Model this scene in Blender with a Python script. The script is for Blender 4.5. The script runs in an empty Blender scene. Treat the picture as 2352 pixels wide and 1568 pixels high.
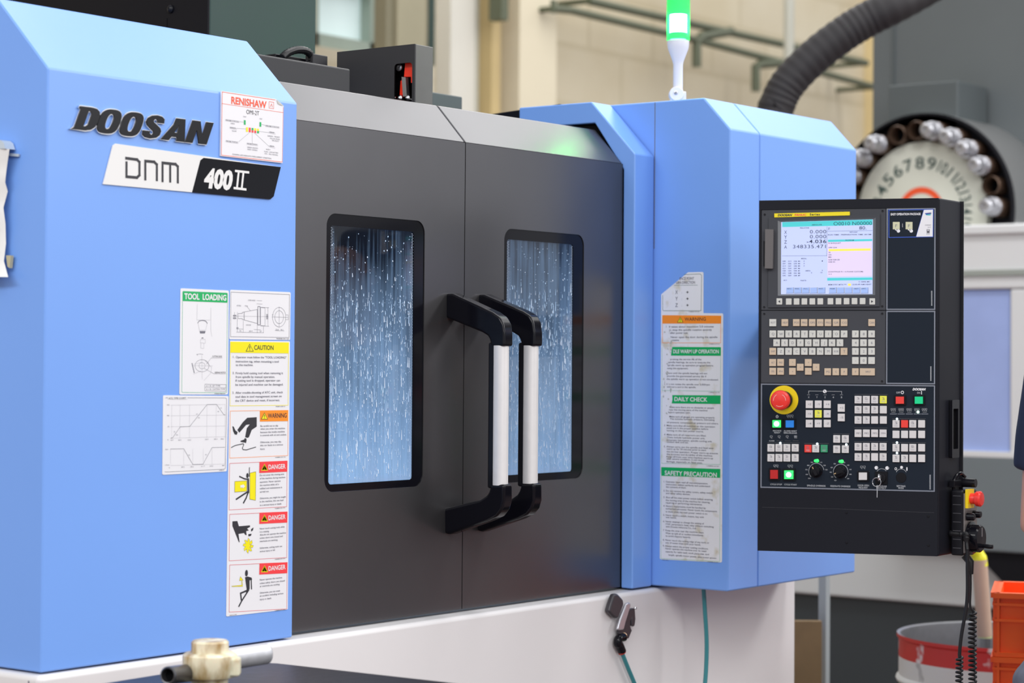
import bpy, math, random
import numpy as np
from mathutils import Vector, Matrix
from mathutils.geometry import tessellate_polygon
random.seed(7)
S = bpy.context.scene
COL = S.collection
# ------------------------------------------------------------------ camera, light, exposure
F, YAW, PITCH, ROLL, SH = 5019.2, .922335, .021405, .0071534, -64.6
CP = np.array([-2.312, -2.68, 1.45])
_f = np.array([math.sin(YAW)*math.cos(PITCH), math.cos(YAW)*math.cos(PITCH), math.sin(PITCH)])
_r = np.array([math.cos(YAW), -math.sin(YAW), 0.0]); _u = np.cross(_r, _f)
_R = _r*math.cos(ROLL) + _u*math.sin(ROLL); _U = -_r*math.sin(ROLL) + _u*math.cos(ROLL)
cam_d = bpy.data.cameras.new('camera'); cam = bpy.data.objects.new('camera', cam_d); COL.objects.link(cam)
cam_d.sensor_width = 36; cam_d.lens = F*36/2352; cam_d.shift_y = SH/2352
cam.matrix_world = Matrix([[_R[0], _U[0], -_f[0], CP[0]], [_R[1], _U[1], -_f[1], CP[1]], [_R[2], _U[2], -_f[2], CP[2]], [0, 0, 0, 1]])
cam_d.clip_end = 200
cam_d.dof.use_dof = True; cam_d.dof.focus_distance = 4.15; cam_d.dof.aperture_fstop = 4.6
S.camera = cam
S.view_settings.view_transform = 'Standard'; S.view_settings.look = 'None'
S.view_settings.exposure = -0.10; S.view_settings.gamma = 1.0; S.view_settings.use_curve_mapping = False
S.cycles.use_denoising = True
try: S.cycles.denoiser = 'OPENIMAGEDENOISE'
except Exception: pass
S.cycles.max_bounces = 8; S.cycles.sample_clamp_indirect = 6
W = bpy.data.worlds.new('hall_light'); S.world = W; W.use_nodes = True
W.node_tree.nodes['Background'].inputs[0].default_value = (.93, .96, 1.0, 1)
W.node_tree.nodes['Background'].inputs[1].default_value = .80

def area(name, loc, sx, sy, power, color=(1, 1, 1), rot=(0, 0, 0)):
    l = bpy.data.lights.new(name, 'AREA'); l.shape = 'RECTANGLE'; l.size = sx; l.size_y = sy; l.energy = power; l.color = color
    o = bpy.data.objects.new(name, l); COL.objects.link(o); o.location = loc; o.rotation_euler = rot
    return o
area('hall_or_fill_lamp', (-5.0, -.8, 5.0), 1.2, 7, 250, (1, .99, .98), (0, math.radians(-28), 0))  # added fill from the left, brightens the left-facing sides
area('hall_or_fill_lamp', (-3.2, -6.5, 4.8), 1.2, 6, 260, (1, .98, .97), (math.radians(38), math.radians(-15), 0))  # unseen fill, set and tilted at front left to light the front faces
area('hall_or_fill_lamp', (6.5, -6.0, 5.0), 1.2, 6, 330, (1, .99, .98), (math.radians(30), math.radians(25), 0))  # added fill from the right front for the faces around the pendant
area('hall_or_fill_lamp', (2.8, -2.6, 6.4), 1.2, 9, 260, (1, .98, .97))
area('hall_or_fill_lamp', (7.6, .2, 6.4), 5.0, 8, 330, (1, .99, .97))
area('hall_or_fill_lamp', (13, 3.0, 6.8), 1.4, 4, 120, (1, .97, .93))
area('hall_or_fill_lamp', (7, 4.4, 6.8), 5, .6, 60, (1, .97, .93))

def P(x, y, ax, v):
    d = _f + _R*(x-1176)/F - _U*(y-784-SH)/F
    t = (v-CP[ax])/d[ax]
    return CP + t*d
def D(x, y, z):
    return CP + (_f + _R*(x-1176)/F - _U*(y-784-SH)/F)*z

# ------------------------------------------------------------------ materials
MATS = {}
def mat(name, col, rough=.5, metal=0.0, emit=0.0, var=0.0, vscale=3.0, bump=0.0, bscale=200, coat=0.0, spec=.5, alpha=None, trans=0.0):
    if name in MATS: return MATS[name]
    m = bpy.data.materials.new(name); m.use_nodes = True; nt = m.node_tree; b = nt.nodes['Principled BSDF']
    c = (col[0], col[1], col[2], 1)
    b.inputs['Base Color'].default_value = c; b.inputs['Roughness'].default_value = rough; b.inputs['Metallic'].default_value = metal
    b.inputs['Specular IOR Level'].default_value = spec; b.inputs['Coat Weight'].default_value = coat; b.inputs['Coat Roughness'].default_value = .08
    if trans: b.inputs['Transmission Weight'].default_value = trans
    if emit: b.inputs['Emission Color'].default_value = c; b.inputs['Emission Strength'].default_value = emit
    tc = nt.nodes.new('ShaderNodeTexCoord')
    if var:
        n = nt.nodes.new('ShaderNodeTexNoise'); n.inputs['Scale'].default_value = vscale; n.inputs['Detail'].default_value = 4
        nt.links.new(tc.outputs['Object'], n.inputs['Vector'])
        mx = nt.nodes.new('ShaderNodeMix'); mx.data_type = 'RGBA'
        mx.inputs['A'].default_value = tuple(x*(1-var) for x in col)+(1,); mx.inputs['B'].default_value = tuple(min(1, x*(1+var)) for x in col)+(1,)
        nt.links.new(n.outputs['Fac'], mx.inputs['Factor']); nt.links.new(mx.outputs['Result'], b.inputs['Base Color'])
    if bump:
        n = nt.nodes.new('ShaderNodeTexNoise'); n.inputs['Scale'].default_value = bscale; n.inputs['Detail'].default_value = 2
        nt.links.new(tc.outputs['Object'], n.inputs['Vector'])
        bp = nt.nodes.new('ShaderNodeBump'); bp.inputs['Strength'].default_value = bump; bp.inputs['Distance'].default_value = .002
        nt.links.new(n.outputs['Fac'], bp.inputs['Height']); nt.links.new(bp.outputs['Normal'], b.inputs['Normal'])
    MATS[name] = m
    return m
def srgb(r, g, b):
    return tuple(((v/255)/12.92 if v/255 <= .04045 else ((v/255+.055)/1.055)**2.4) for v in (r, g, b))
BLUE = mat('blue_paint', (.185, .375, .86), .34, var=.05, vscale=2.2, bump=.05, bscale=700)
GREY = mat('door_grey_paint', (.135, .133, .140), .28, metal=.82, var=.08, vscale=5, bump=.03, bscale=900)
DGREY = mat('dark_cover_paint', (.034, .034, .038), .4, var=.1, spec=.25)
MGREY = mat('worn_grey_metal', (.13, .13, .125), .38, metal=.6, var=.2, vscale=14)
GREEN_GREY = mat('column_green_grey', (.030, .058, .052), .45, var=.1, spec=.25)
WHITE = mat('base_white_paint', (.74, .725, .73), .42, var=.03, bump=.03, bscale=500)
BLACK = mat('black_plastic', (.008, .008, .011), .28, spec=.22)
BLACKG = mat('black_gloss', (.005, .005, .008), .14, spec=.22)
BLACKM = mat('black_matte', (.006, .006, .009), .7, spec=.2)
RUB = mat('black_rubber', (.010, .010, .012), .4, spec=.3)
SILVER = mat('handle_silver', (.78, .77, .77), .38, metal=.25, var=.05, vscale=60)
CHROME = mat('chrome', (.75, .75, .78), .18, metal=1)
STEEL = mat('steel', (.45, .45, .47), .33, metal=.9, var=.15, vscale=40)
STK = mat('sticker_white', (.80, .80, .83), .35)
INK = mat('ink_black', (.02, .02, .028), .5)
INKG = mat('ink_grey', (.16, .16, .20), .5)
INKL = mat('ink_light_grey', (.42, .42, .46), .5)
SGREEN = mat('sticker_green', (.0, .42, .11), .4)
SGREENL = mat('sticker_green_line', (.12, .50, .28), .4)
SDKGREEN = mat('sticker_dark_green', (.03, .13, .09), .4)
SYEL = mat('sticker_yellow', (.88, .78, .0), .4)
SORA = mat('sticker_orange', (.95, .28, .015), .4)
SRED = mat('sticker_red', (.88, .05, .06), .4)
SREDL = mat('sticker_red_line', (.70, .09, .12), .4)
PLATEW = mat('plate_white', (.78, .78, .77), .3)
PANEL = mat('pendant_housing', (.0125, .0135, .019), .42, spec=.12, bump=.05, bscale=800)
PANELS = mat('pendant_membrane', (.013, .019, .030), .38, spec=.12)
BEZEL = mat('bezel_grey', (.055, .058, .068), .42, spec=.2)
FRAMEG = mat('panel_frame_silver', (.22, .24, .29), .35, metal=.3)
KEYW = mat('key_white', (.62, .62, .58), .45)
KEYT = mat('key_tan', (.60, .47, .34), .45)
BTNW = mat('button_white', (.66, .64, .64), .4)
BTNY = mat('button_yellow', (.80, .80, .08), .4)
BTNR = mat('button_red', (.72, .04, .03), .35, emit=.15)
BTNDR = mat('button_dark_red', (.50, .01, .01), .35)
BTNG = mat('button_green', (.0, .50, .20), .35, emit=.35)
BTNDG = mat('button_dark_green', (.03, .30, .14), .35)
BTNB = mat('button_blue', (.01, .19, .65), .35, emit=.2)
LITG = mat('lamp_green_lit', (.03, 1.0, .12), .3, emit=1.6)
LITC = mat('lamp_green_core', (.55, 1.0, .7), .3, emit=2.2)
LEDW = mat('led_white_lit', (.75, .93, 1.0), .3, emit=3.0)
PRINT = mat('panel_print', (.40, .42, .45), .5)
RED = mat('red_mushroom', (.80, .035, .025), .3)
YEL = mat('yellow_ring', (.85, .62, .0), .4)
TEAL = mat('teal_hose', (.03, .22, .25), .3, coat=.3)
ORANGE = mat('orange_crate_plastic', (.95, .12, .01), .4)
HOLE = mat('dark_void', (.004, .004, .005), .9, spec=.1)

# ------------------------------------------------------------------ mesh kit
ORG = {}
class Fr:
    def __init__(s, O, ex, ey):
        s.O = np.array(O, float); s.ex = np.array(ex, float)/np.linalg.norm(ex); s.ey = np.array(ey, float)/np.linalg.norm(ey)
        s.ez = np.cross(s.ex, s.ey)
    def at(s, u, v, w=0): return s.O + s.ex*u + s.ey*v + s.ez*w
    def px(s, x, y, w=0):
        d = _f + _R*(x-1176)/F - _U*(y-784-SH)/F
        q = s.O + s.ez*w
        t = ((q-CP)@s.ez)/(d@s.ez); p = CP + t*d - s.O
        return float(p@s.ex), float(p@s.ey)
    def off(s, w): return Fr(s.at(0, 0, w), s.ex, s.ey)
XYZ = Fr((0, 0, 0), (1, 0, 0), (0, 1, 0))
class MB:
    def __init__(s): s.v = []; s.f = []; s.mi = []; s.mats = []
    def m(s, mt):
        if mt not in s.mats: s.mats.append(mt)
        return s.mats.index(mt)
    def add(s, vs, fs, mt):
        b = len(s.v); k = s.m(mt); s.v += [tuple(float(c) for c in p) for p in vs]
        for f in fs: s.f.append([b+i for i in f]); s.mi.append(k)
    def poly(s, fr, pts, w, mt): s.add([fr.at(p[0], p[1], w) for p in pts], [list(range(len(pts)))], mt)
    def prism(s, fr, pts, w0, w1, mt, side=None, back=True):
        a = sum(pts[i][0]*pts[(i+1) % len(pts)][1]-pts[(i+1) % len(pts)][0]*pts[i][1] for i in range(len(pts)))
        if a < 0: pts = pts[::-1]
        n = len(pts); lo = [fr.at(p[0], p[1], w0) for p in pts]; hi = [fr.at(p[0], p[1], w1) for p in pts]
        s.add(hi, [list(range(n))], mt)
        if back: s.add(lo, [list(range(n))[::-1]], mt)
        s.add(lo+hi, [[i, (i+1) % n, n+(i+1) % n, n+i] for i in range(n)], side or mt)
        return s
    def solid(s, fr, pts, w0, w1, mt):      # one closed welded prism (for bevels)
        a = sum(pts[i][0]*pts[(i+1) % len(pts)][1]-pts[(i+1) % len(pts)][0]*pts[i][1] for i in range(len(pts)))
        if a < 0: pts = pts[::-1]
        n = len(pts)
        s.add([fr.at(p[0], p[1], w0) for p in pts]+[fr.at(p[0], p[1], w1) for p in pts],
              [list(range(n))[::-1], list(range(n, 2*n))]+[[i, (i+1) % n, n+(i+1) % n, n+i] for i in range(n)], mt)
        return s
    def box(s, fr, u0, u1, v0, v1, w0, w1, mt): return s.solid(fr, [(u0, v0), (u1, v0), (u1, v1), (u0, v1)], w0, w1, mt)
    def holed(s, fr, outer, inner, w0, w1, mt, inmt=None):
        both = [Vector((p[0], p[1], 0)) for p in outer], [Vector((p[0], p[1], 0)) for p in inner]
        tri = tessellate_polygon(both); pts = list(outer)+list(inner)
        def orient(t):
            (a, b), (c, d), (e, f) = pts[t[0]], pts[t[1]], pts[t[2]]
            return list(t) if (c-a)*(f-b)-(e-a)*(d-b) > 0 else list(t)[::-1]
        tri = [orient(t) for t in tri]
        s.add([fr.at(p[0], p[1], w1) for p in pts], tri, mt)
        if w0 != w1:
            s.add([fr.at(p[0], p[1], w0) for p in pts], [t[::-1] for t in tri], mt)
            for L, q in ((outer, mt), (inner, inmt or mt)):
                n = len(L); s.add([fr.at(p[0], p[1], w0) for p in L]+[fr.at(p[0], p[1], w1) for p in L], [[i, (i+1) % n, n+(i+1) % n, n+i] for i in range(n)], q)
        return s
    def seg(s, fr, p, q, t, w, mt):
        dx, dy = q[0]-p[0], q[1]-p[1]; l = math.hypot(dx, dy) or 1; nx, ny = -dy/l*t/2, dx/l*t/2
        s.poly(fr, [(p[0]-nx, p[1]-ny), (q[0]-nx, q[1]-ny), (q[0]+nx, q[1]+ny), (p[0]+nx, p[1]+ny)], w, mt)
    def stroke(s, fr, pts, t, w, mt, closed=False):
        k = len(pts) if closed else len(pts)-1
        for i in range(k):
            p, q = pts[i], pts[(i+1) % len(pts)]; l = math.hypot(q[0]-p[0], q[1]-p[1]) or 1; e = t/2*.9/l
            dx, dy = (q[0]-p[0])*e, (q[1]-p[1])*e
            s.seg(fr, (p[0]-dx, p[1]-dy), (q[0]+dx, q[1]+dy), t, w+i*1e-6, mt)
    def disc(s, fr, u, v, r, w, mt, n=24, r2=None): s.poly(fr, [(u+r*math.cos(2*math.pi*i/n), v+(r2 or r)*math.sin(2*math.pi*i/n)) for i in range(n)], w, mt)
    def cyl(s, fr, u, v, r, w0, w1, mt, n=28, r1=None, cap=None):
        r1 = r if r1 is None else r1
        lo = [fr.at(u+r*math.cos(2*math.pi*i/n), v+r*math.sin(2*math.pi*i/n), w0) for i in range(n)]
        hi = [fr.at(u+r1*math.cos(2*math.pi*i/n), v+r1*math.sin(2*math.pi*i/n), w1) for i in range(n)]
        s.add(lo+hi, [list(range(n))[::-1]]+[[i, (i+1) % n, n+(i+1) % n, n+i] for i in range(n)]+([list(range(n, 2*n))] if cap is None else []), mt)
        if cap: s.add(hi, [list(range(n))], cap)
    def lathe(s, fr, u, v, prof, mt, n=32, mts=None):   # prof: (radius, w)
        k = len(prof); vs = []
        for r, w in prof:
            vs += [fr.at(u+r*math.cos(2*math.pi*i/n), v+r*math.sin(2*math.pi*i/n), w) for i in range(n)]
        for j in range(k-1):
            b = len(s.v) if j == 0 else b0
            if j == 0: b0 = b; s.v += [tuple(float(c) for c in p) for p in vs]
            kk = s.m(mts[j] if mts else mt)
            for i in range(n):
                s.f.append([b0+j*n+i, b0+j*n+(i+1) % n, b0+(j+1)*n+(i+1) % n, b0+(j+1)*n+i]); s.mi.append(kk)
        return s
    def tube(s, pts, r, mt, n=12, cap=True):
        pts = [np.array(p, float) for p in pts]; rs = r if isinstance(r, (list, tuple)) else [r]*len(pts)
        up = np.array([0, 0, 1.0]); t0 = pts[1]-pts[0]; t0 /= np.linalg.norm(t0)
        if abs(t0@up) > .9: up = np.array([1.0, 0, 0])
        a = np.cross(t0, up); a /= np.linalg.norm(a); b0 = len(s.v); k = s.m(mt)
        for i, p in enumerate(pts):
            t = pts[min(i+1, len(pts)-1)]-pts[max(i-1, 0)]; t /= np.linalg.norm(t)
            a = a-t*(a@t); a /= np.linalg.norm(a); b = np.cross(t, a)
            for j in range(n):
                q = p+(a*math.cos(2*math.pi*j/n)+b*math.sin(2*math.pi*j/n))*rs[i]; s.v.append(tuple(float(c) for c in q))
        for i in range(len(pts)-1):
            for j in range(n):
                s.f.append([b0+i*n+j, b0+i*n+(j+1) % n, b0+(i+1)*n+(j+1) % n, b0+(i+1)*n+j]); s.mi.append(k)
        if cap:
            s.f.append([b0+j for j in range(n)][::-1]); s.mi.append(k)
            s.f.append([b0+(len(pts)-1)*n+j for j in range(n)]); s.mi.append(k)
        return s
    def text(s, fr, txt, p0, p1x, cap, w, mt, bold=0, shear=0, spacing=1.0):
        vs, fs, wd, hh = glyphs(txt, bold, spacing)
        if not vs or wd <= 0: return
        sx = (p1x-p0[0])/wd
        sy = cap/CAPH
        s.add([fr.at(p0[0]+x*sx+shear*y*sy, p0[1]+y*sy, w) for x, y in vs], fs, mt)
    def build(s, name, parent=None, bevel=0, seg=2, smooth=35, loc=None, sub=0):
        V3 = np.array(s.v)
        if parent is None:
            o0 = np.array(loc) if loc is not None else np.array([(V3[:, 0].min()+V3[:, 0].max())/2, (V3[:, 1].min()+V3[:, 1].max())/2, V3[:, 2].min()])
        else: o0 = ORG[parent.name]
        me = bpy.data.meshes.new(name); me.from_pydata([tuple(p) for p in (V3-o0)], [], s.f)
        for mt in s.mats: me.materials.append(mt)
        me.polygons.foreach_set('material_index', s.mi)
        me.validate(); me.update()
        if smooth:
            me.polygons.foreach_set('use_smooth', [True]*len(me.polygons)); me.set_sharp_from_angle(angle=math.radians(smooth))
        o = bpy.data.objects.new(name, me); COL.objects.link(o)
        if parent is None: o.location = o0
        else: o.parent = parent
        ORG[o.name] = o0
        if bevel:
            b = o.modifiers.new('bevel', 'BEVEL'); b.width = bevel; b.segments = seg; b.limit_method = 'ANGLE'; b.angle_limit = math.radians(25); b.harden_normals = True
        if sub:
            b = o.modifiers.new('sub', 'SUBSURF'); b.levels = sub; b.render_levels = sub
        return o
GC = {}; CAPH = .7
def glyphs(txt, bold=0, spacing=1.0):
    k = (txt, bold, spacing)
    if k in GC: return GC[k]
    c = bpy.data.curves.new('t', 'FONT'); c.body = txt; c.size = 1; c.resolution_u = 3; c.offset = bold; c.space_character = spacing
    o = bpy.data.objects.new('t', c); me = bpy.data.meshes.new_from_object(o)
    if len(me.vertices) == 0: GC[k] = ([], [], 0, 0); return GC[k]
    x0 = min(v.co.x for v in me.vertices); x1 = max(v.co.x for v in me.vertices)
    vs = [(v.co.x-x0, v.co.y) for v in me.vertices]; fs = [list(p.vertices) for p in me.polygons]
    h = max(v[1] for v in vs)
    bpy.data.objects.remove(o); bpy.data.meshes.remove(me); bpy.data.curves.remove(c)
    GC[k] = (vs, fs, x1-x0, h); return GC[k]
CAPH = glyphs('H')[3]
def rrect(u0, v0, u1, v1, r, n=6):
    out = []
    for cx, cy, a in ((u1-r, v1-r, 0), (u0+r, v1-r, 90), (u0+r, v0+r, 180), (u1-r, v0+r, 270)):
        for i in range(n+1):
            t = math.radians(a+90*i/n); out.append((cx+r*math.cos(t), cy+r*math.sin(t)))
    return out
def prop(o, label=None, cat=None, group=None, kind=None):
    if label: o['label'] = label
    if cat: o['category'] = cat
    if group: o['group'] = group
    if kind: o['kind'] = kind
    return o
def thing(name, loc, label, cat, group=None):
    o = bpy.data.objects.new(name, None); COL.objects.link(o); o.location = loc; o.empty_display_size = .1
    ORG[o.name] = np.array(loc, float); return prop(o, label, cat, group)
def conv(ox, oy, sc): return lambda x, y: (ox+x/sc, oy+y/sc)
def bez(pts, n=8):      # Catmull-Rom through 3-D points
    pts = [np.array(p, float) for p in pts]; pts = [2*pts[0]-pts[1]]+pts+[2*pts[-1]-pts[-2]]; out = []
    for i in range(1, len(pts)-2):
        a, b, c, d = pts[i-1:i+3]
        for k in range(n):
            t = k/n; out.append(.5*((2*b)+(-a+c)*t+(2*a-5*b+4*c-d)*t*t+(-a+3*b-3*c+d)*t**3))
    out.append(pts[-2]); return out
def helix(path, R, turns, r, mb, mt, n=8, per=14):
    path = [np.array(p, float) for p in path]; L = [0]
    for i in range(1, len(path)): L.append(L[-1]+np.linalg.norm(path[i]-path[i-1]))
    N = int(turns*per); out = []
    for k in range(N+1):
        s = L[-1]*k/N; i = max(j for j in range(len(L)) if L[j] <= s+1e-9); i = min(i, len(path)-2)
        t = (s-L[i])/(L[i+1]-L[i]); c = path[i]*(1-t)+path[i+1]*t; d = path[i+1]-path[i]; d /= np.linalg.norm(d)
        a = np.cross(d, [0, 1, 0]); a /= np.linalg.norm(a); b = np.cross(d, a); th = 2*math.pi*turns*k/N
        out.append(c+(a*math.cos(th)+b*math.sin(th))*R)
    mb.tube(out, r, mt, n)
FX = (1, 0, 0); FZ = (0, 0, 1)
front = Fr((0, 0, 0), FX, FZ)                     # plane y=0, outward -y
def sideX(x): return Fr((x, 0, 0), (0, -1, 0), FZ)   # plane x=const facing -x ; u = -y, v = z
def prof(x0, x1, yz, mb, mt):                      # profile in y,z extruded along x
    mb.solid(Fr((x0, 0, 0), (0, 1, 0), FZ), yz, 0, x1-x0, mt)   # ex=+y, ey=+z -> ez=+x

ZB = .951; YD = .0315; XS = 1.108; X1 = 1.668; X2 = 1.748; YR = -.195
#--SECTION room
# ------------------------------------------------------------------ the room
FLOORM = mat('floor_painted', (.15, .088, .082), .45, var=.15, vscale=.8)
m = MB(); m.box(XYZ, -14, 34, -26, 6.2, -.1, 0, FLOORM); prop(m.build('floor', loc=(0, 0, -.1)), kind='structure')
def brick_mat():
    m = bpy.data.materials.new('painted_block_wall'); m.use_nodes = True; nt = m.node_tree; b = nt.nodes['Principled BSDF']; b.inputs['Roughness'].default_value = .8
    tc = nt.nodes.new('ShaderNodeTexCoord'); mp = nt.nodes.new('ShaderNodeMapping'); mp.inputs['Rotation'].default_value = (math.radians(90), 0, 0)
    nt.links.new(tc.outputs['Object'], mp.inputs['Vector'])
    br = nt.nodes.new('ShaderNodeTexBrick'); br.inputs['Scale'].default_value = 1; br.inputs['Brick Width'].default_value = .8; br.inputs['Row Height'].default_value = .4
    br.inputs['Mortar Size'].default_value = .02; br.inputs['Color1'].default_value = (.66, .60, .46, 1); br.inputs['Color2'].default_value = (.61, .55, .42, 1); br.inputs['Mortar'].default_value = (.57, .51, .375, 1)
    nt.links.new(mp.outputs['Vector'], br.inputs['Vector'])
    n = nt.nodes.new('ShaderNodeTexNoise'); n.inputs['Scale'].default_value = .9; n.inputs['Detail'].default_value = 5; nt.links.new(tc.outputs['Object'], n.inputs['Vector'])
    mx = nt.nodes.new('ShaderNodeMix'); mx.data_type = 'RGBA'; mx.blend_type = 'MULTIPLY'; mx.inputs['Factor'].default_value = .45
    cr = nt.nodes.new('ShaderNodeValToRGB'); cr.color_ramp.elements[0].position = .35; cr.color_ramp.elements[0].color = (.74, .66, .5, 1); cr.color_ramp.elements[1].position = .65; cr.color_ramp.elements[1].color = (1, 1, 1, 1)
    nt.links.new(n.outputs['Fac'], cr.inputs['Fac']); nt.links.new(br.outputs['Color'], mx.inputs['A']); nt.links.new(cr.outputs['Color'], mx.inputs['B'])
    nt.links.new(mx.outputs['Result'], b.inputs['Base Color']); return m
WALLM = brick_mat(); YW = 6.0
wf = Fr((0, YW, 0), FX, FZ)
def wx(px): return wf.px(px, 200)[0]
wz = lambda px, py: wf.px(px, py)[1]
a0, a1 = wx(722), wx(886); zt, zb = wz(800, -60), wz(800, 118)
m = MB(); m.holed(wf, [(-9, 0), (24, 0), (24, 9), (-9, 9)], [(a0, zb), (a1, zb), (a1, zt), (a0, zt)], -.3, 0, WALLM); prop(m.build('wall_back', loc=(0, YW, 0)), kind='structure')
CREAM = mat('cream_pilaster', (.72, .65, .49), .7, var=.05)
CREAMW = mat('pale_trim_paint', (.70, .68, .61), .7, var=.04)
TAN = mat('tan_downpipe_paint', (.55, .42, .20), .6, var=.2, vscale=2)
def wallbar(name, x0, x1, d, mt, z0=0, z1=9):
    m = MB(); m.box(wf, wx(x0), wx(x1), z0, z1, 0.002, d, mt); return prop(m.build(name), kind='structure')
wallbar('trim_1', 1122, 1208, .25, CREAM); wallbar('trim_2', 1000, 1056, .12, CREAMW)
wallbar('trim_3', 1072, 1092, .2, TAN); wallbar('trim_5', 1985, 2200, .2, mat('ochre_pilaster', (.74, .60, .33), .7, var=.06))
wallbar('trim_4', 1058, 1071, .10, mat('pale_grey_trim', (.52, .52, .46), .7))
# window in the back wall
GLASSB = mat('frosted_daylight_glass', (.55, .66, .66), .5, emit=.55, var=.25, vscale=.8)
w1 = MB(); w1.box(wf, a0, a1, zb, zt, -.16, -.14, GLASSB); wo = prop(w1.build('window_1'), kind='structure')
fm = MB(); t = .09
for (u0, u1, v0, v1) in ((a0, a1, zb, zb+t), (a0, a1, zt-t, zt), (a0, a0+t, zb, zt), (a1-t, a1, zb, zt), (a0, a1, zb+.95, zb+.95+t)): fm.box(wf, u0, u1, v0, v1, -.13, -.05, mat('window_frame_paint', (.35, .42, .36), .5))
fm.build('window_frame', wo)
# olive roll-up cabinet beside the window
OLIVE = mat('olive_paint', (.22, .20, .13), .6, var=.3, vscale=2.5); DKGR = mat('dark_green_post', (.015, .04, .032), .5)
t_ = thing('storage_cabinet', P(935, 400, 1, YW-.6), 'tall olive brown cabinet against the back wall beside the pale window', 'cabinet'); t_.location[2] = 0; ORG[t_.name][2] = 0
cf = Fr((0, YW-.65, 0), FX, FZ); c0, c1 = cf.px(888, 100)[0], cf.px(984, 100)[0]
m = MB(); m.box(cf, c0, c1, 0, 4.6, -.10, 0, OLIVE); m.build('body', t_, bevel=.01)
for k in range(4):
    m = MB(); z0 = 1.9+k*.62; m.box(cf, c0+.06, c1-.06, z0, z0+.5, 0.0, .03, mat('olive_panel', (.33, .30, .20), .5, var=.2)); m.build('shelf_panel', t_, bevel=.005)
t_ = thing('steel_post', (cf.px(992, 100)[0], YW-.5, 0), 'dark green upright steel post beside the olive cabinet', 'post')
pf = Fr((0, YW-.45, 0), FX, FZ); m = MB(); c0, c1 = pf.px(985, 50)[0], pf.px(999, 50)[0]; zz = pf.px(990, 150)[1]
m.box(pf, c0, c1, zz, 5.2, -.03, 0, DKGR); m.build('upright', t_); m = MB(); m.box(pf, c0+.01, c1-.01, 0, zz, -.03, -.005, mat('pale_post_foot', (.6, .58, .5), .6)); m.build('lower_post', t_)
# pipes along the back wall
PIPE = mat('pipe_green_grey', (.10, .115, .07), .5); pw = Fr((0, YW-.35, 0), FX, FZ)
def pipe(name, label, pts, r, extra=()):
    t = thing(name, P(pts[0][0], pts[0][1], 1, YW-.35), label, 'pipe', )
    m = MB(); m.tube([pw.at(*pw.px(*p)) for p in pts], r, PIPE, 10); m.build('run', t)
    for (e, rr) in extra:
        m = MB(); m.tube([pw.at(*pw.px(*p)) for p in e], rr, PIPE, 8); q = pw.px(*e[-1])
        m.build('bracket', t)
    # wall clips hold the run
    for p in (pts[0], pts[-1]):
        u, v = pw.px(*p); m = MB(); m.tube([pw.at(u, v, 0), pw.at(u, v, -.36)], .02, PIPE, 8); m.build('wall_clip', t)
    return t
pipe('wall_pipe', 'upper of the two grey-green pipes sloping across the cream wall behind the signal lamp', [(1352, 2), (1660, 71), (1990, 145)], .028)
pipe('wall_pipe', 'lower grey-green pipe on the cream wall, with hanging bracket legs', [(1270, 20), (1312, 24), (1600, 92), (1780, 139), (2010, 200)], .026,
     [([(1680, 72), (1610, 84), (1600, 92), (1600, 154)], .035), ([(1810, 143), (1745, 148), (1736, 152), (1736, 210)], .035), ([(1271, 0), (1271, 30)], .02)])
m = MB(); u, v = pw.px(1160, 0); v2 = pw.px(1160, 46)[1]; m.box(pw, u-.035, u+.035, v2, v+1.2, -.1, 0, PIPE)
prop(m.build('conduit'), 'short grey-green conduit ending on the cream pilaster', 'conduit')
m = MB(); zf = Fr((0, 4.6, 0), FX, FZ); u = zf.px(1812, 100)[0]; m.tube([zf.at(u, 0), zf.at(u, 7)], .035, mat('pale_pole', (.47, .47, .41), .5), 10)
prop(m.build('pole'), 'thin pale upright pole standing between the black ribbed hose and the back wall', 'pole')
#--SECTION machine
# ------------------------------------------------------------------ the blue machining centre
MC = thing('machining_center', (1.1, .6, 0), 'blue and grey milling machine with two windowed sliding doors filling the foreground', 'machine')
left_yz = [(0, ZB), (0, 1.909), (.126, 2.032), (1.25, 2.032), (1.25, ZB)]
m = MB(); prof(0, .581, left_yz, m, BLUE); lp = m.build('left_housing', MC, bevel=.0035, seg=3)
# white base
m = MB(); prof(-.012, 2.366, [(-.010, .05), (-.010, ZB-.003), (1.25, ZB-.003), (1.25, .05)], m, WHITE); m.build('base', MC, bevel=.010, seg=4)
m = MB(); s = sideX(-.0125); u, v = s.px(66, 1550); m.box(s, u-.0012, u+.0012, .1, ZB-.012, 0, .0004, INKG); m.build('base_seam', MC)
# frame round the door, right of it
m = MB(); prof(X1, X2-.004, [(0, ZB+.001), (0, 1.905), (.118, 2.027), (.32, 2.027), (.32, 1.979), (.109, 1.979), (.031, 1.872), (.031, ZB+.001)], m, BLUE); m.build('door_frame', MC, bevel=.0035, seg=3)
m = MB(); prof(X1+.012, X2-.01, [(.034, ZB+.002), (.034, 1.875), (.112, 1.981), (.9, 1.981), (.9, ZB+.002)], m, HOLE); m.build('door_pocket', MC)
# dark roof strip behind the frame
m = MB(); m.solid(sideX(X1+.002), [(-.205, 1.95), (-.205, 2.0285), (-.62, 2.006), (-.62, 1.95)], -.05, 0, mat('roof_strip_dark', (.006, .007, .012), .5, spec=.1)); m.build('roof_strip', MC, bevel=.002)
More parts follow.
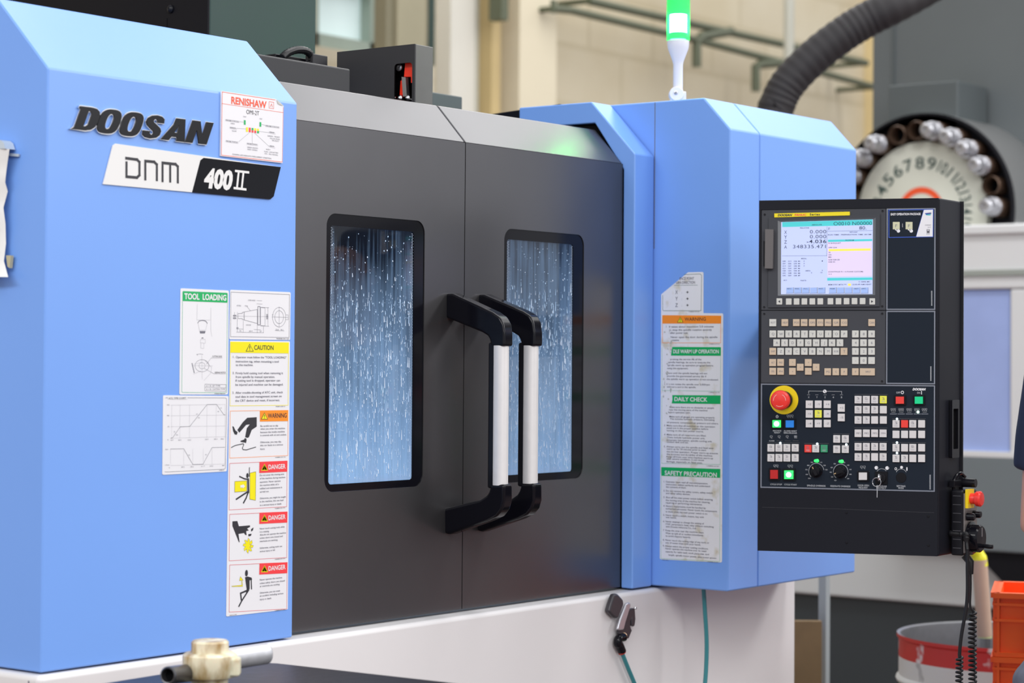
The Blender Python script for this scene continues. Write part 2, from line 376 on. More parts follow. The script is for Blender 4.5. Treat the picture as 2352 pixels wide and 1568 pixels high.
# right housing
m = MB(); prof(X2, 1.874-.0008, [(YR, ZB+.002), (YR, 1.9555), (-.127, 2.028), (1.25, 2.028), (1.25, ZB+.002)], m, BLUE); m.build('right_housing', MC, bevel=.0045, seg=3)
m = MB(); prof(1.874+.0008, 2.322, [(YR, ZB+.002), (YR, 1.9555), (-.127, 2.028), (1.25, 2.028), (1.25, ZB+.002)], m, BLUE)
m.build('right_housing', MC, bevel=.0045, seg=3)
# seam in the side of the right housing
m = MB(); s = sideX(X2); m.box(s, -.0018, -.0002, 1.70, 2.026, .0001, .0006, INKG); m.build('panel_seam', MC)
# chamber behind the windows
CH = mat('chamber_steel', (.16, .19, .26), .35, metal=.2, var=.25, vscale=6)
m = MB()
for (x0, x1, y0, y1, z0, z1) in ((.585, X1+.005, .86, .88, .96, 1.95), (.585, .60, .12, .88, .96, 1.95), (X1-.005, X1+.01, .12, .88, .96, 1.95), (.585, X1+.005, .12, .88, .955, .97), (.585, X1, .12, .88, 1.93, 1.945)):
    m.box(XYZ, x0, x1, y0, y1, z0, z1, CH)
m.solid(Fr((.60, 0, 0), (0, 1, 0), FZ), [(.14, .97), (.86, .97), (.86, 1.36), (.5, 1.30)], 0, 1.05, mat('way_cover_blue', (.20, .42, .80), .4, var=.15, vscale=9))
m.build('chamber', MC)
wl = area('work_lamp', (1.13, .40, 1.88), .9, .12, 1.6, (.85, .93, 1))
# door handle profile, seen from the side (u=-y)
def arc(c, r, a0, a1, n=6): return [(c[0]+r*math.cos(math.radians(a0+(a1-a0)*i/n)), c[1]+r*math.sin(math.radians(a0+(a1-a0)*i/n))) for i in range(n+1)]
def make_handle(door, xh, pxs):
    s = sideX(xh); G = lambda x, y: s.px(x, y)
    TH = .030
    up = [G(*p) for p in pxs['up']]; dn = [G(*p) for p in pxs['dn']]
    m = MB(); m.solid(s, up, -TH, 0, BLACKG); m.build('handle_bracket', door, bevel=.009, seg=4)
    m = MB(); m.solid(s, dn, -TH, 0, BLACKG); m.build('handle_bracket', door, bevel=.009, seg=4)
    (u0, z1), (u1, _) = G(*pxs['g0']), G(*pxs['g1']); z0 = G(*pxs['gb'])[1]
    zf = Fr((xh+TH/2, 0, 0), FX, (0, 1, 0))
    m = MB(); m.box(s, u0, u0+.018, z0-.006, z1+.006, -TH+.001, -.001, BLACK); m.build('grip_back', door, bevel=.004)
    m = MB(); pts = rrect(-TH/2, .0, TH/2, .032, .0145, 8)
    cf_ = Fr((xh+TH/2, -u0-.005, z0), FX, (0, -1, 0))   # ez = -z
    m.solid(cf_, pts, -(z1-z0), 0, SILVER); m.build('handle_grip', door, bevel=.0008)
H1 = dict(up=[(1020, 674), (1038, 673), (1130, 716), (1147, 728), (1155, 744), (1158, 765), (1158, 795), (1125, 795), (1125, 783), (1119, 771), (1106, 763), (1020, 728)],
          dn=[(1125, 1112), (1157, 1112), (1157, 1150), (1152, 1170), (1140, 1186), (1120, 1196), (1032, 1227), (1020, 1226), (1018, 1168), (1100, 1148), (1116, 1138), (1123, 1126)],
          g0=(1120, 793), g1=(1158, 793), gb=(1120, 1114))
H2 = dict(up=[(1094, 676), (1110, 675), (1200, 714), (1216, 724), (1224, 740), (1227, 765), (1227, 795), (1195, 795), (1195, 783), (1189, 771), (1176, 763), (1094, 725)],
          dn=[(1195, 1110), (1226, 1110), (1226, 1150), (1221, 1168), (1210, 1182), (1190, 1192), (1105, 1221), (1094, 1219), (1094, 1166), (1170, 1147), (1186, 1136), (1193, 1124)],
          g0=(1189, 793), g1=(1227, 793), gb=(1189, 1110))
def film_mat():
    m = bpy.data.materials.new('wet_window_glass'); m.use_nodes = True; nt = m.node_tree; N = nt.nodes; L = nt.links
    for n in list(N): N.remove(n)
    out = N.new('ShaderNodeOutputMaterial'); tc = N.new('ShaderNodeTexCoord')
    mp = N.new('ShaderNodeMapping'); mp.inputs['Scale'].default_value = (150, 1, 5.5); L.new(tc.outputs['Object'], mp.inputs['Vector'])
    no = N.new('ShaderNodeTexNoise'); no.inputs['Scale'].default_value = 1; no.inputs['Detail'].default_value = 4; L.new(mp.outputs['Vector'], no.inputs['Vector'])
    sp = N.new('ShaderNodeSeparateXYZ'); L.new(tc.outputs['Object'], sp.inputs['Vector'])
    n2 = N.new('ShaderNodeTexNoise'); n2.inputs['Scale'].default_value = 7; L.new(tc.outputs['Object'], n2.inputs['Vector'])
    # blue film tint gets denser towards the lower part of the pane
    mr = N.new('ShaderNodeMapRange'); mr.inputs['From Min'].default_value = 1.70; mr.inputs['From Max'].default_value = 1.16; mr.inputs['To Min'].default_value = -.12; mr.inputs['To Max'].default_value = .88
    L.new(sp.outputs['Z'], mr.inputs['Value'])
    a = N.new('ShaderNodeMath'); a.operation = 'MULTIPLY_ADD'; a.inputs[1].default_value = .55; L.new(no.outputs['Fac'], a.inputs[0]); L.new(mr.outputs['Result'], a.inputs[2])
    b = N.new('ShaderNodeMath'); b.operation = 'MULTIPLY_ADD'; b.inputs[1].default_value = .4; L.new(n2.outputs['Fac'], b.inputs[0]); L.new(a.outputs[0], b.inputs[2])
    c = N.new('ShaderNodeMath'); c.operation = 'SUBTRACT'; c.inputs[1].default_value = .36; c.use_clamp = True; L.new(b.outputs[0], c.inputs[0])
    tr = N.new('ShaderNodeBsdfTransparent'); tr.inputs[0].default_value = (.62, .68, .75, 1)
    df = N.new('ShaderNodeBsdfDiffuse'); df.inputs[0].default_value = (.30, .51, .82, 1)
    m1 = N.new('ShaderNodeMixShader'); L.new(c.outputs[0], m1.inputs[0]); L.new(tr.outputs[0], m1.inputs[1]); L.new(df.outputs[0], m1.inputs[2])
    gl = N.new('ShaderNodeBsdfGlossy'); gl.inputs['Roughness'].default_value = .03
    fr = N.new('ShaderNodeFresnel'); fr.inputs['IOR'].default_value = 1.5
    m2 = N.new('ShaderNodeMixShader'); L.new(fr.outputs[0], m2.inputs[0]); L.new(m1.outputs[0], m2.inputs[1]); L.new(gl.outputs[0], m2.inputs[2])
    L.new(m2.outputs[0], out.inputs[0]); return m
FILM = film_mat()
DROP = mat('coolant_drop', (.50, .70, .95), .2, emit=0); DROPW = mat('coolant_drop_milky', (.72, .84, 1.0), .25)
def make_door(x0, x1, win, inn, hpx, xh):
    fd = Fr((0, YD, 0), FX, FZ)
    d = bpy.data.objects.new('sliding_door', None); COL.objects.link(d); d.parent = MC; ORG[d.name] = ORG['machining_center']
    g = .0012; x0 += g; x1 -= g; ZT = 1.884
    wu0, wv1 = win[0]; wu1, wv0 = win[1]
    hole = rrect(wu0, wv0, wu1, wv1, .024, 8)
    m = MB(); m.holed(fd, [(x0, ZB+.003), (x1, ZB+.003), (x1, ZT), (x0, ZT)], hole, -.020, 0, GREY)
    body = m.build('door_panel', d, bevel=.0005, seg=2)
    m = MB(); m.solid(Fr((x0, 0, 0), (0, 1, 0), FZ), [(YD-.0003, ZT+.0002), (.105, 1.9635), (.30, 1.9635), (.30, 1.93), (.12, 1.93), (YD+.02, ZT+.0004)], 0, x1-x0, GREY); m.build('door_top', d, bevel=.0035, seg=4)
    iu0, iv1 = inn[0]; iu1, iv0 = inn[1]
    fw = fd.off(-.0018)
    m = MB(); m.holed(fw, rrect(wu0+.0003, wv0+.0003, wu1-.0003, wv1-.0003, .024, 8), rrect(iu0, iv0, iu1, iv1, .007, 8), -.003, 0, BLACKG); m.build('window_border', d)
    m = MB(); m.poly(fw, rrect(iu0-.001, iv0-.001, iu1+.001, iv1+.001, .007, 8), -.0015, FILM); m.build('window_pane', d)
    # perforated print along the pane edge
    m = MB(); p = .0028; k = 0; DOT = mat('print_dot', (.55, .66, .82), .4)
    nu = int((iu1-iu0)/p); nv = int((iv1-iv0)/p)
    for j in range(1, nv):
        for i in range(1, nu):
            e = min(i, nu-i, j if j > 0 else 9); 
            if e > 4 or (j > nv*.93 and e > 2): continue
            u = iu0+(i+.5*(j % 2))*p; v = iv0+j*p; r = .0009*(1.1-e*.16)
            m.poly(fw, [(u-r, v), (u, v-r), (u+r, v), (u, v+r)], -.0006, DOT)
    m.build('edge_print', d)
    # coolant drops and runs
    m = MB(); Wd = iu1-iu0; Hh = iv1-iv0
    for k in range(1700):
        u = iu0+.004+random.random()*(Wd-.008); t = random.random()**.85; v = iv0+.006+Hh*.97*(1-t)
        run = t > .18
        r = random.choice([.0004, .0005, .0006, .0007, .0008, .0010, .0015]) ; ln = r*(1.2 if not run else random.choice([1.5, 3, 5, 8, 14]))
        if t < .25 and random.random() < .62: continue
        mt = DROPW if random.random() < .4 else DROP
        n = 6; wob = random.uniform(-.0006, .0006)
        pts = [(u+r*math.cos(a)*(.55 if math.sin(a) > 0 and run else 1)+(wob if math.sin(a) > .5 else 0), v+(ln if math.sin(a) > 0 else r)*math.sin(a)) for a in [2*math.pi*i/n for i in range(n)]]
        pts = [(min(max(q[0], iu0+.001), iu1-.001), min(max(q[1], iv0+.001), iv1-.001)) for q in pts]
        b = len(m.v); kk = m.m(mt)
        m.v += [tuple(map(float, fw.at(q[0], q[1], -.0012))) for q in pts]+[tuple(map(float, fw.at(u, v+(ln-r)*.2, -.0012+min(r*.7, .0009))))]
        for i in range(n): m.f.append([b+i, b+(i+1) % n, b+n]); m.mi.append(kk)
    dr = m.build('coolant_drops', d, smooth=80); prop(dr, 'milky coolant drops and runs on the window', kind='stuff')
    make_handle(d, xh, hpx)
    return d
fd = Fr((0, YD, 0), FX, FZ); q = fd.px
XH1 = fd.px(1026, 700)[0]; XH2 = fd.px(1100, 700)[0]
c6 = conv(700, 460, 1.9843)
make_door(.585, XS, (q(750.5, 488.5), q(971, 1116)), (q(761, 517), q(948, 1101)), H1, XH1)
make_door(XS, X1, (q(1158.5, 524), q(1338, 1097)), (q(1166, 549), q(1315, 1082)), H2, XH2)
#--SECTION roof
# ------------------------------------------------------------------ what stands on and behind the roof of the machine
Z3 = thing('machine_column', (1.1, .8, 1.0), 'dark green-grey column rising behind the left blue housing', 'machine column')
m = MB(); m.box(XYZ, .956, 1.287, .6, 1.3, 2.04, 3.0, GREEN_GREY); m.build('column_cover', Z3, bevel=.004)
m = MB(); s = sideX(.953); m.box(s, -1.6, -.602, 2.04, 3.0, -.05, 0, mat('black_side_cover', (.006, .006, .009), .35, spec=.15)); sc = m.build('side_cover', Z3, bevel=.003)
s2 = sideX(.9529); u, v = s2.px(392, 21); m = MB(); m.lathe(s2, u, v, [(0.009, 0), (.009, .003), (.006, .006), (.0025, .007), (.0005, .005)], BLACK); m.build('screw', sc)
u, v = s2.px(384, 45); m = MB(); m.box(s2, u-.0008, u+.0008, 2.04, v+.003, 0, .0004, HOLE); m.build('seam', sc)
m = MB(); m.box(XYZ, .60, .894, .15, .42, 1.966, 2.017, DGREY); rb = prop(m.build('roof_cover', bevel=.004, seg=3), 'long low dark grey cover box on the roof right of the blue left housing', 'cover box')
# cable loop over the low box
kf = Fr((0, .36, 0), FX, FZ); G = kf.px
t_ = thing('cable_loop', P(690, 135, 1, .36), 'black cable loop bulging over the edge of the low roof cover', 'cable')
m = MB(); m.tube(bez([kf.at(*G(*p)) for p in [(648, 132), (660, 122), (680, 115), (700, 116), (714, 126), (716, 140)]], 6), [.0075+.0008*(i % 2) for i in range(31)], RUB, 10); m.build('cable', t_)
m = MB(); m.box(kf, G(644, 0)[0], G(745, 0)[0], G(700, 140)[1]-.04, G(700, 136)[1]+.004, -.05, -.012, BLACK)
m.box(kf, G(712, 0)[0], G(746, 0)[0], G(746, 150)[1]-.04, G(730, 127)[1], -.012, .01, DGREY); m.build('cable_bracket', t_, bevel=.002)
m = MB(); u, v = G(672, 114); m.lathe(Fr(kf.at(u, v), FX, (0, 1, 0)), 0, 0, [(.004, -.004), (.004, -.002), (.003, .004), (.0005, .005)], BLACK); m.build('cable_tie', t_)
# safety switch box
t_ = thing('switch_cover', (1.12, .25, 1.96), 'worn grey metal box with a cut-out showing a red safety switch, on the door roof', 'switch box')
s = sideX(1.09); Q = s.px
outer = [(-.361, 1.9665), (-.15, 1.9665), (-.15, 2.09), (-.361, 2.09)]
a = Q(906, 147); b = Q(946, 236); hole = rrect(a[0], 1.971, b[0], a[1], .0075)
m = MB(); m.holed(s, outer, hole, -.003, 0, DGREY, HOLE)
m.build('side_plate', t_, bevel=.0012)
m = MB(); m.box(XYZ, 1.0935, 1.149, .15, .1535, 1.9665, 2.0895, MGREY); m.box(XYZ, 1.0935, 1.149, .15, .36, 2.0865, 2.09, MGREY); m.box(XYZ, 1.146, 1.149, .154, .36, 1.9665, 2.086, MGREY); m.build('cover_shell', t_, bevel=.0015)
m = MB(); m.box(XYZ, 1.125, 1.127, .16, .36, 1.9665, 2.085, HOLE); m.build('back_plate', t_)
SR = mat('switch_red', (.75, .03, .01), .35, emit=.12); sq = sideX(1.105); G = sq.px
m = MB(); m.prism(sq, [G(931, 140), G(950, 140), G(950, 190), G(944, 190), G(944, 176), G(928, 176)], -.01, 0, SR); m.prism(sq, [G(918, 218), G(920, 186), G(928, 180), G(930, 218)], -.01, 0, SR); m.build('safety_switch', t_)
m = MB(); m.prism(sq, [G(926, 177), G(935, 178), G(938, 222), G(929, 222)], -.004, .005, STEEL); m.build('metal_tab', t_)
m = MB(); u, v = G(918, 155); m.lathe(sq, u, v, [(.0075, 0), (.0075, .003), (.004, .004), (.003, .001), (.0005, .001)], STEEL); m.build('bolt', t_)
for x in (906, 921, 939):
    m = MB(); u, v = G(x, 225); m.lathe(sq, u, v, [(.006, -.004), (.0055, .004), (.003, .007), (.0003, .008)], CHROME); m.build('screw', t_)
m = MB(); m.box(XYZ, 1.30, 1.655, .475, .75, 1.985, 2.061, mat('slate_cover', (.07, .085, .09), .5)); prop(m.build('rear_cover', bevel=.003), 'small slate grey box end behind the switch cover on the roof', 'cover box')
# signal tower
tx, ty = P(1557, 228, 1, .03)[:2]
T = thing('signal_tower', (tx, ty, 2.028), 'green lit signal lamp on a slim white post on the right blue housing', 'signal lamp')
zf = Fr((tx, ty, 0), FX, (0, 1, 0)); tf = Fr((tx, ty, 0), (_r[0], _r[1], 0), FZ)
zz = lambda py: tf.px(1557, py)[1]
WP = mat('white_plastic', (.78, .78, .82), .35); LG = mat('lamp_lens_green', (.12, .95, .35), .25, emit=.75); LGH = mat('lamp_lens_hot', (.55, 1, .72), .25, emit=2.6)
m = MB(); cu = -.0; zc = zz(215)
hf = Fr((tx, ty, zc), (_r[0], _r[1], 0), FZ)
m.cyl(hf, -.004, -.002, .0165, -.016, .016, WP, 28); m.box(hf, -.018, .018, 2.028-zc, 0.004, -.012, .010, WP); m.build('tilt_base', T, bevel=.002)
m = MB(); m.lathe(hf, -.006, 0, [(.0045, .016), (.0045, .018), (.0022, .0185), (.0004, .0165)], STEEL, 16); m.build('screw', T)
k = .00104
m = MB(); m.lathe(zf, 0, 0, [(.011, zz(212)), (.011, zz(148)), (.013, zz(140)), (.0235, zz(112)), (.025, zz(100)), (.025, zz(94))], WP, 32); m.build('post', T)
LENS = bpy.data.materials.new('lamp_lens_tinted'); LENS.use_nodes = True; nt = LENS.node_tree
for n in list(nt.nodes): nt.nodes.remove(n)
o_ = nt.nodes.new('ShaderNodeOutputMaterial'); tr = nt.nodes.new('ShaderNodeBsdfTransparent'); tr.inputs[0].default_value = (.42, 1, .55, 1); pr_ = nt.nodes.new('ShaderNodeBsdfPrincipled'); pr_.inputs['Base Color'].default_value = (.10, .75, .28, 1); pr_.inputs['Roughness'].default_value = .2; pr_.inputs['Emission Color'].default_value = (.05, 1, .25, 1); pr_.inputs['Emission Strength'].default_value = .35
mx_ = nt.nodes.new('ShaderNodeMixShader'); mx_.inputs[0].default_value = .5; nt.links.new(tr.outputs[0], mx_.inputs[1]); nt.links.new(pr_.outputs[0], mx_.inputs[2]); nt.links.new(mx_.outputs[0], o_.inputs[0])
prf = []; z = zz(93)
while z < zz(-60):
    prf += [(.0258, z), (.0272, z+.0018)]; z += .0036
m = MB(); m.lathe(zf, 0, 0, prf, LENS, 32); m.build('lamp_lens', T)
CORE = mat('lamp_core', (.30, 1.0, .42), .3, emit=55.0); CORED = mat('lamp_core_dim', (.16, .62, .30), .3, emit=.5)
m = MB(); m.lathe(zf, 0, 0, [(.0185, zz(90)), (.0185, zz(76)), (.0195, zz(76)), (.0195, zz(34)), (.0165, zz(34)), (.0165, zz(-50)), (.0005, zz(-50))], CORE, 24, mts=[CORED, CORED, CORE, CORED, CORED, CORED]); m.build('lamp_core', T)

# teal hose under the right housing
hf2 = Fr((0, -.10, 0), FX, FZ); G = hf2.px
m = MB(); m.tube(bez([hf2.at(*G(*p)) for p in [(1615, 1335), (1619, 1400), (1623, 1470), (1622, 1530), (1618, 1600), (1622, 1680)]], 6), .0048, TEAL, 12)
prop(m.build('air_hose'), 'teal hose hanging straight down from under the right blue housing', 'hose')
#--SECTION stickers
# ------------------------------------------------------------------ badges and stickers
class St:
    def __init__(s, fr, cv): s.fr = fr; s.cv = cv; s.m = MB()
    def q(s, x, y): return s.fr.px(*s.cv(x, y))
    def P(s, pts): return [s.q(*p) for p in pts]
    def back(s, pts, mt, th=.0008): s.m.prism(s.fr, s.P(pts), .0002, th, mt)
    def pg(s, pts, mt, w=.0010): s.m.poly(s.fr, ccw(s.P(pts)), w, mt)
    def ln(s, pts, t, mt=INK, w=.0011, closed=False): s.m.stroke(s.fr, s.P(pts), t, w, mt, closed)
    def tx(s, txt, x0, y, x1, cap, mt=INK, bold=0, w=.0013, shear=0, sp=1.0):
        p0 = s.q(x0, y); p1 = s.q(x1, y); c = s.q(x0, y-cap)[1]-p0[1]
        s.m.text(s.fr, txt, p0, p1[0], c, w, mt, bold, shear, sp)
    def done(s, name, label=None, parent=None): 
        o = s.m.build(name, parent or MC, smooth=0)
        if label: o['label'] = label
        return o
    def tri(s, cx, cy, r, mt=SYEL, line=INK, w=.0014):
        a = (cx, cy-r); b = (cx+r*.95, cy+r*.85); c = (cx-r*.95, cy+r*.85)
        s.pg([a, b, c], line, w); s.pg([(cx, cy-r*.78), (cx+r*.75, cy+r*.73), (cx-r*.75, cy+r*.73)], mt, w+.0001)
        s.pg([(cx-r*.12, cy-r*.4), (cx+r*.12, cy-r*.4), (cx+r*.06, cy+r*.3), (cx-r*.06, cy+r*.3)], line, w+.0002); s.pg([(cx-r*.09, cy+r*.42), (cx+r*.09, cy+r*.42), (cx+r*.09, cy+r*.6), (cx-r*.09, cy+r*.6)], line, w+.0002)
def ccw(p):
    a = sum(p[i][0]*p[(i+1) % len(p)][1]-p[(i+1) % len(p)][0]*p[i][1] for i in range(len(p)))
    return p if a > 0 else p[::-1]
def quadround(tl, tr, br, bl, r):
    out = []
    Q = [tl, tr, br, bl]
    for i in range(4):
        p = np.array(Q[i], float); a = np.array(Q[i-1], float); b = np.array(Q[(i+1) % 4], float)
        da = (a-p)/np.linalg.norm(a-p)*r; db = (b-p)/np.linalg.norm(b-p)*r
        for t in (0, .25, .5, .75, 1): out.append(tuple((1-t)**2*(p+da)+2*t*(1-t)*p+t*t*(p+db)))
    return out
C1 = conv(0, 0, 2.45); C2 = conv(340, 640, 3.919); C3 = conv(340, 1020, 3.733)
# DOOSAN lettering, raised
def sup(cx, cy, a, b, n, k=28): return [(cx+a*math.copysign(abs(math.cos(t))**(2/n), math.cos(t)), cy+b*math.copysign(abs(math.sin(t))**(2/n), math.sin(t))) for t in [2*math.pi*i/k for i in range(k)]]
def grow(L, d):
    L = ccw(L); n = len(L); out = []
    for i in range(n):
        a, b, c = L[i-1], L[i], L[(i+1) % n]
        e1 = (b[0]-a[0], b[1]-a[1]); e2 = (c[0]-b[0], c[1]-b[1]); l1 = math.hypot(*e1) or 1; l2 = math.hypot(*e2) or 1
        nx, ny = e1[1]/l1+e2[1]/l2, -e1[0]/l1-e2[0]/l2; l = math.hypot(nx, ny) or 1; out.append((b[0]+nx/l*d, b[1]+ny/l*d))
    return out
LET = {'D': ([(-.05, 0), (.48, 0), (.66, .05), (.78, .18), (.82, .38), (.82, .66), (.76, .86), (.62, .97), (.45, 1), (.0, 1), (-.02, .93), (.05, .88), (.05, .1)], [(.36, .17), (.44, .19), (.50, .28), (.50, .72), (.44, .82), (.36, .83)]),
       'O': (sup(.37, .5, .40, .53, 2.9), sup(.37, .5, .125, .33, 2.4)), 'S': ([(.70, .70), (.42, .70), (.41, .80), (.36, .85), (.30, .84), (.27, .77), (.30, .70), (.45, .60), (.62, .47), (.69, .34), (.68, .16), (.58, .04), (.38, -.02), (.16, .01), (.03, .11), (-.01, .30), (.27, .30), (.28, .20), (.34, .15), (.40, .17), (.42, .24), (.39, .31), (.24, .42), (.08, .55), (.0, .70), (.03, .87), (.14, .98), (.34, 1.02), (.54, .99), (.67, .88)], None),
       'A': ([(-.10, 0), (.22, .72), (.24, 1), (.60, 1), (.86, 0), (.52, 0), (.50, .17), (.28, .17), (.22, 0)], [(.34, .36), (.46, .36), (.42, .74)]),
       'N': ([(-.02, 0), (.0, 1), (.32, 1), (.56, .40), (.56, 1), (.86, 1), (.86, 0), (.54, 0), (.28, .60), (.28, 0)], None)}
s = St(front, C1); cap = s.q(393, 590)[1]-s.q(393, 725)[1]
for ch, x, y in (('D', 396, 726), ('O', 528, 741), ('O', 655, 755), ('S', 783, 770), ('A', 908, 786), ('N', 1034, 799)):
    u0, v0 = s.q(x, y); wd = 1.50
    v0 = s.q(393, 726)[1]
    tf_ = lambda L: [(u0+(p[0]*wd+.43*p[1])*cap, v0+p[1]*cap) for p in L]
    o_, i_ = LET[ch]; u0 += .0; o_ = tf_(o_); i_ = tf_(i_) if i_ else None
    for g_, w0, w1, mt in ((.0016, .0002, .0036, CHROME), (0, .0036, .0048, BLACK)):
        if i_: s.m.holed(front, grow(o_, g_), grow(i_, -g_*.9), w0, w1, mt)
        else: s.m.prism(front, grow(o_, g_), w0, w1, mt)
s.done('badge', 'raised slanted black lettering with chrome edges')
s = St(front, C1)
s.back([(645, 808), (1575, 940), (1535, 1105), (1515, 1122), (575, 1036), (630, 818)], PLATEW, .0022)
s.pg([(1140, 888), (1575, 940), (1535, 1105), (1515, 1122), (1075, 1083), (1122, 902)], BLACKG, .0024)
t = .0046
s.ln([(706, 915), (706, 994), (765, 999), (779, 985), (779, 912), (766, 898), (704, 890)], t, w=.0026)
s.ln([(812, 1008), (812, 906), (862, 911), (877, 926), (877, 1012)], t, w=.0026)
s.ln([(909, 1018), (909, 916), (982, 924), (995, 937), (995, 1025)], t, w=.0026); s.ln([(952, 921), (952, 1020)], t, w=.0026)
s.tx('400', 1138, 1050, 1296, 100, PLATEW, .05, .0027, .18)
for x in (1325, 1352): s.ln([(x+12, 967), (x+2, 1060)], .0045, PLATEW, .0027)
s.ln([(1320, 962), (1392, 970)], .004, PLATEW, .0028); s.ln([(1312, 1058), (1376, 1066)], .004, PLATEW, .0028)
s.done('name_plate', 'slanted white and black model plate')
s = St(front, C1); OR2 = mat('label_red_orange', (.85, .10, .04), .4)
bw = .0034
s.m.prism(front, s.P([(1240, 512), (1545, 558), (1588, 598), (1582, 918), (1235, 878)]), .0002, bw, STK)
s.ln([(1243, 518), (1540, 563)], .0009, OR2, bw+.0002); s.ln([(1243, 518), (1238, 873), (1580, 912)], .0009, OR2, bw+.0002); s.ln([(1240, 583), (1586, 634)], .0007, OR2, bw+.0002); s.ln([(1586, 605), (1580, 912)], .0007, OR2, bw+.0002)
s.tx('RENISHAW', 1293, 583, 1492, 38, OR2, .03, bw+.0003)
s.ln([(1506, 572), (1532, 576), (1532, 612), (1506, 608)], .0007, OR2, bw+.0003, True); s.ln([(1513, 600), (1520, 585), (1525, 603)], .0009, OR2, bw+.0003)
s.tx('OMI-2T', 1378, 641, 1450, 24, INK, .0, bw+.0003)
for i, (c_, c2_) in enumerate(((SYEL, SYEL), (SRED, SRED), (SGREEN, SRED), (SYEL, SRED), (SYEL, SGREEN))):
    x = 1376+i*15.5; y = 716+i*2
    s.pg([(x, y), (x+11, y+1), (x+11, y+14), (x, y+13)], c_, bw+.0003); s.pg([(x, y+13), (x+11, y+14), (x+11, y+27), (x, y+26)], c2_, bw+.0003)
for x, y in ((1364, 676), (1452, 687)): s.pg([(x, y), (x+10, y+1), (x+10, y+27), (x, y+26)], SGREEN, bw+.0003)
for (x, y, w_) in ((1260, 680, 78), (1284, 722, 38), (1486, 712, 78), (1506, 748, 34), (1262, 798, 70), (1380, 812, 62), (1508, 826, 30)):
    s.ln([(x, y-8), (x+w_, y+2), (x+w_, y+10), (x, y), ], .0003, INKL, bw+.0003, True); s.tx('PROBE STATUS' if w_ > 60 else 'ERROR', x+3, y, x+w_-4, 8, INKG, 0, bw+.0004)
for a, b in (((1340, 684), (1362, 688)), ((1322, 722), (1376, 726)), ((1464, 700), (1486, 706)), ((1448, 740), (1506, 746)), ((1335, 798), (1394, 748)), ((1411, 810), (1411, 748)), ((1508, 826), (1424, 748))): s.ln([a, b], .00035, INKG, bw+.0003)
for k, (x, y, w_, tt) in enumerate([(1497, 764, 70, 'GREEN - READY'), (1510, 778, 56, 'YELLOW MODE'), (1522, 790, 40, 'OR SELECT'), (1490, 840, 24, 'KEY'), (1478, 852, 80, 'FLASH - LOW BATTERY'), (1480, 864, 76, 'ON - NO SIGNAL'), (1290, 694, 22, 'LEDS'), (1296, 736, 26, 'YELLOW'), (1383, 828, 60, 'GREEN SEATED'), (1385, 840, 54, 'RED OPEN'), (1360, 656, 18, 'START'), (1452, 668, 16, 'START')]): s.tx(tt, x, y+4, x+w_, 7, INKG, 0, bw+.0003)
s.tx('FLASHING LEDS INDICATE OVERCURRENT CONDITION', 1300, 872, 1518, 8, INKG, 0, bw+.0003)
s.pg([(1545, 558), (1588, 598), (1556, 586)], mat('peeled_back', (.55, .56, .52), .5), bw+.0012)
s.done('probe_label', 'white label with red heading, coloured squares and a peeled corner')
# tool loading sticker
s = St(front, C2)
s.back(quadround((290, 85), (725, 106), (716, 1042), (280, 1042), 14), STK)
s.ln(quadround((308, 112), (712, 128), (704, 1026), (300, 1022), 10), .0007, SGREENL, closed=True)
s.pg(quadround((310, 110), (712, 128), (710, 216), (307, 200), 6), SGREEN)
s.tx('TOOL  LOADING', 322, 182, 700, 50, STK, .03)
L_ = lambda pts, t=.0004, mt=INKL: s.ln(pts, t, mt)
L_([(440, 230), (436, 370), (556, 372)]); L_([(562, 262), (562, 470), (572, 520)]); L_([(444, 398), (455, 380), (485, 374), (515, 380), (530, 400)], .0011, INKG); L_([(448, 405), (458, 460)]); L_([(528, 405), (516, 460)])
s.pg([(460, 470), (514, 470), (508, 492), (466, 492)], INKG); s.pg([(472, 535), (496, 538), (490, 526)], INKG); L_([(470, 545), (467, 575), (512, 580), (512, 545), (470, 545)]); L_([(472, 580), (472, 625), (498, 628), (498, 582)]); L_([(458, 462), (516, 462)])
L_([(435, 682), (460, 676), (492, 680)], .0005, INKG); L_([(440, 676), (435, 682), (442, 688)], .0005, INKG)
cx, cy = 482, 782
L_([(cx+70*math.cos(a)*.9, cy+55*math.sin(a)) for a in [i*math.pi/10 for i in range(21)]], .0005, INKG); L_([(cx+28*math.cos(a), cy+28*math.sin(a)) for a in [i*math.pi/8 for i in range(17)]], .0004, INKG)
L_([(405, 782), (578, 784)]); L_([(480, 690), (484, 905)]); L_([(410, 770), (480, 750)]); L_([(405, 858), (470, 830)]); L_([(510, 735), (570, 800), (560, 850), (500, 915)]); L_([(500, 805), (590, 855), (698, 855)], .0004, INKG); L_([(520, 770), (565, 712), (665, 712)], .0004, INKG)
s.tx('CUTTING EDGE', 575, 705, 662, 14, INK); s.tx('GERMAN NOTCH', 596, 850, 694, 14, INK)
for i in range(7): s.pg([(388+i*3, 760+i*13), (396+i*3, 758+i*13), (399+i*3, 768+i*13), (391+i*3, 770+i*13)], INKG)
s.ln([(508, 948), (698, 952), (696, 1012), (508, 1008)], .0005, INKG, closed=True); s.ln([(508, 976), (697, 980)], .0004, INKG)
s.tx('A = B : BT TYPE', 518, 970, 645, 12, INKG); s.tx('A = B : CATSSA TYPE', 518, 1000, 688, 12, INKG); s.tx('9V0000-4466C-E1', 594, 1038, 688, 9, INK)
s.done('safety_label', 'tall white sticker headed TOOL LOADING on green')
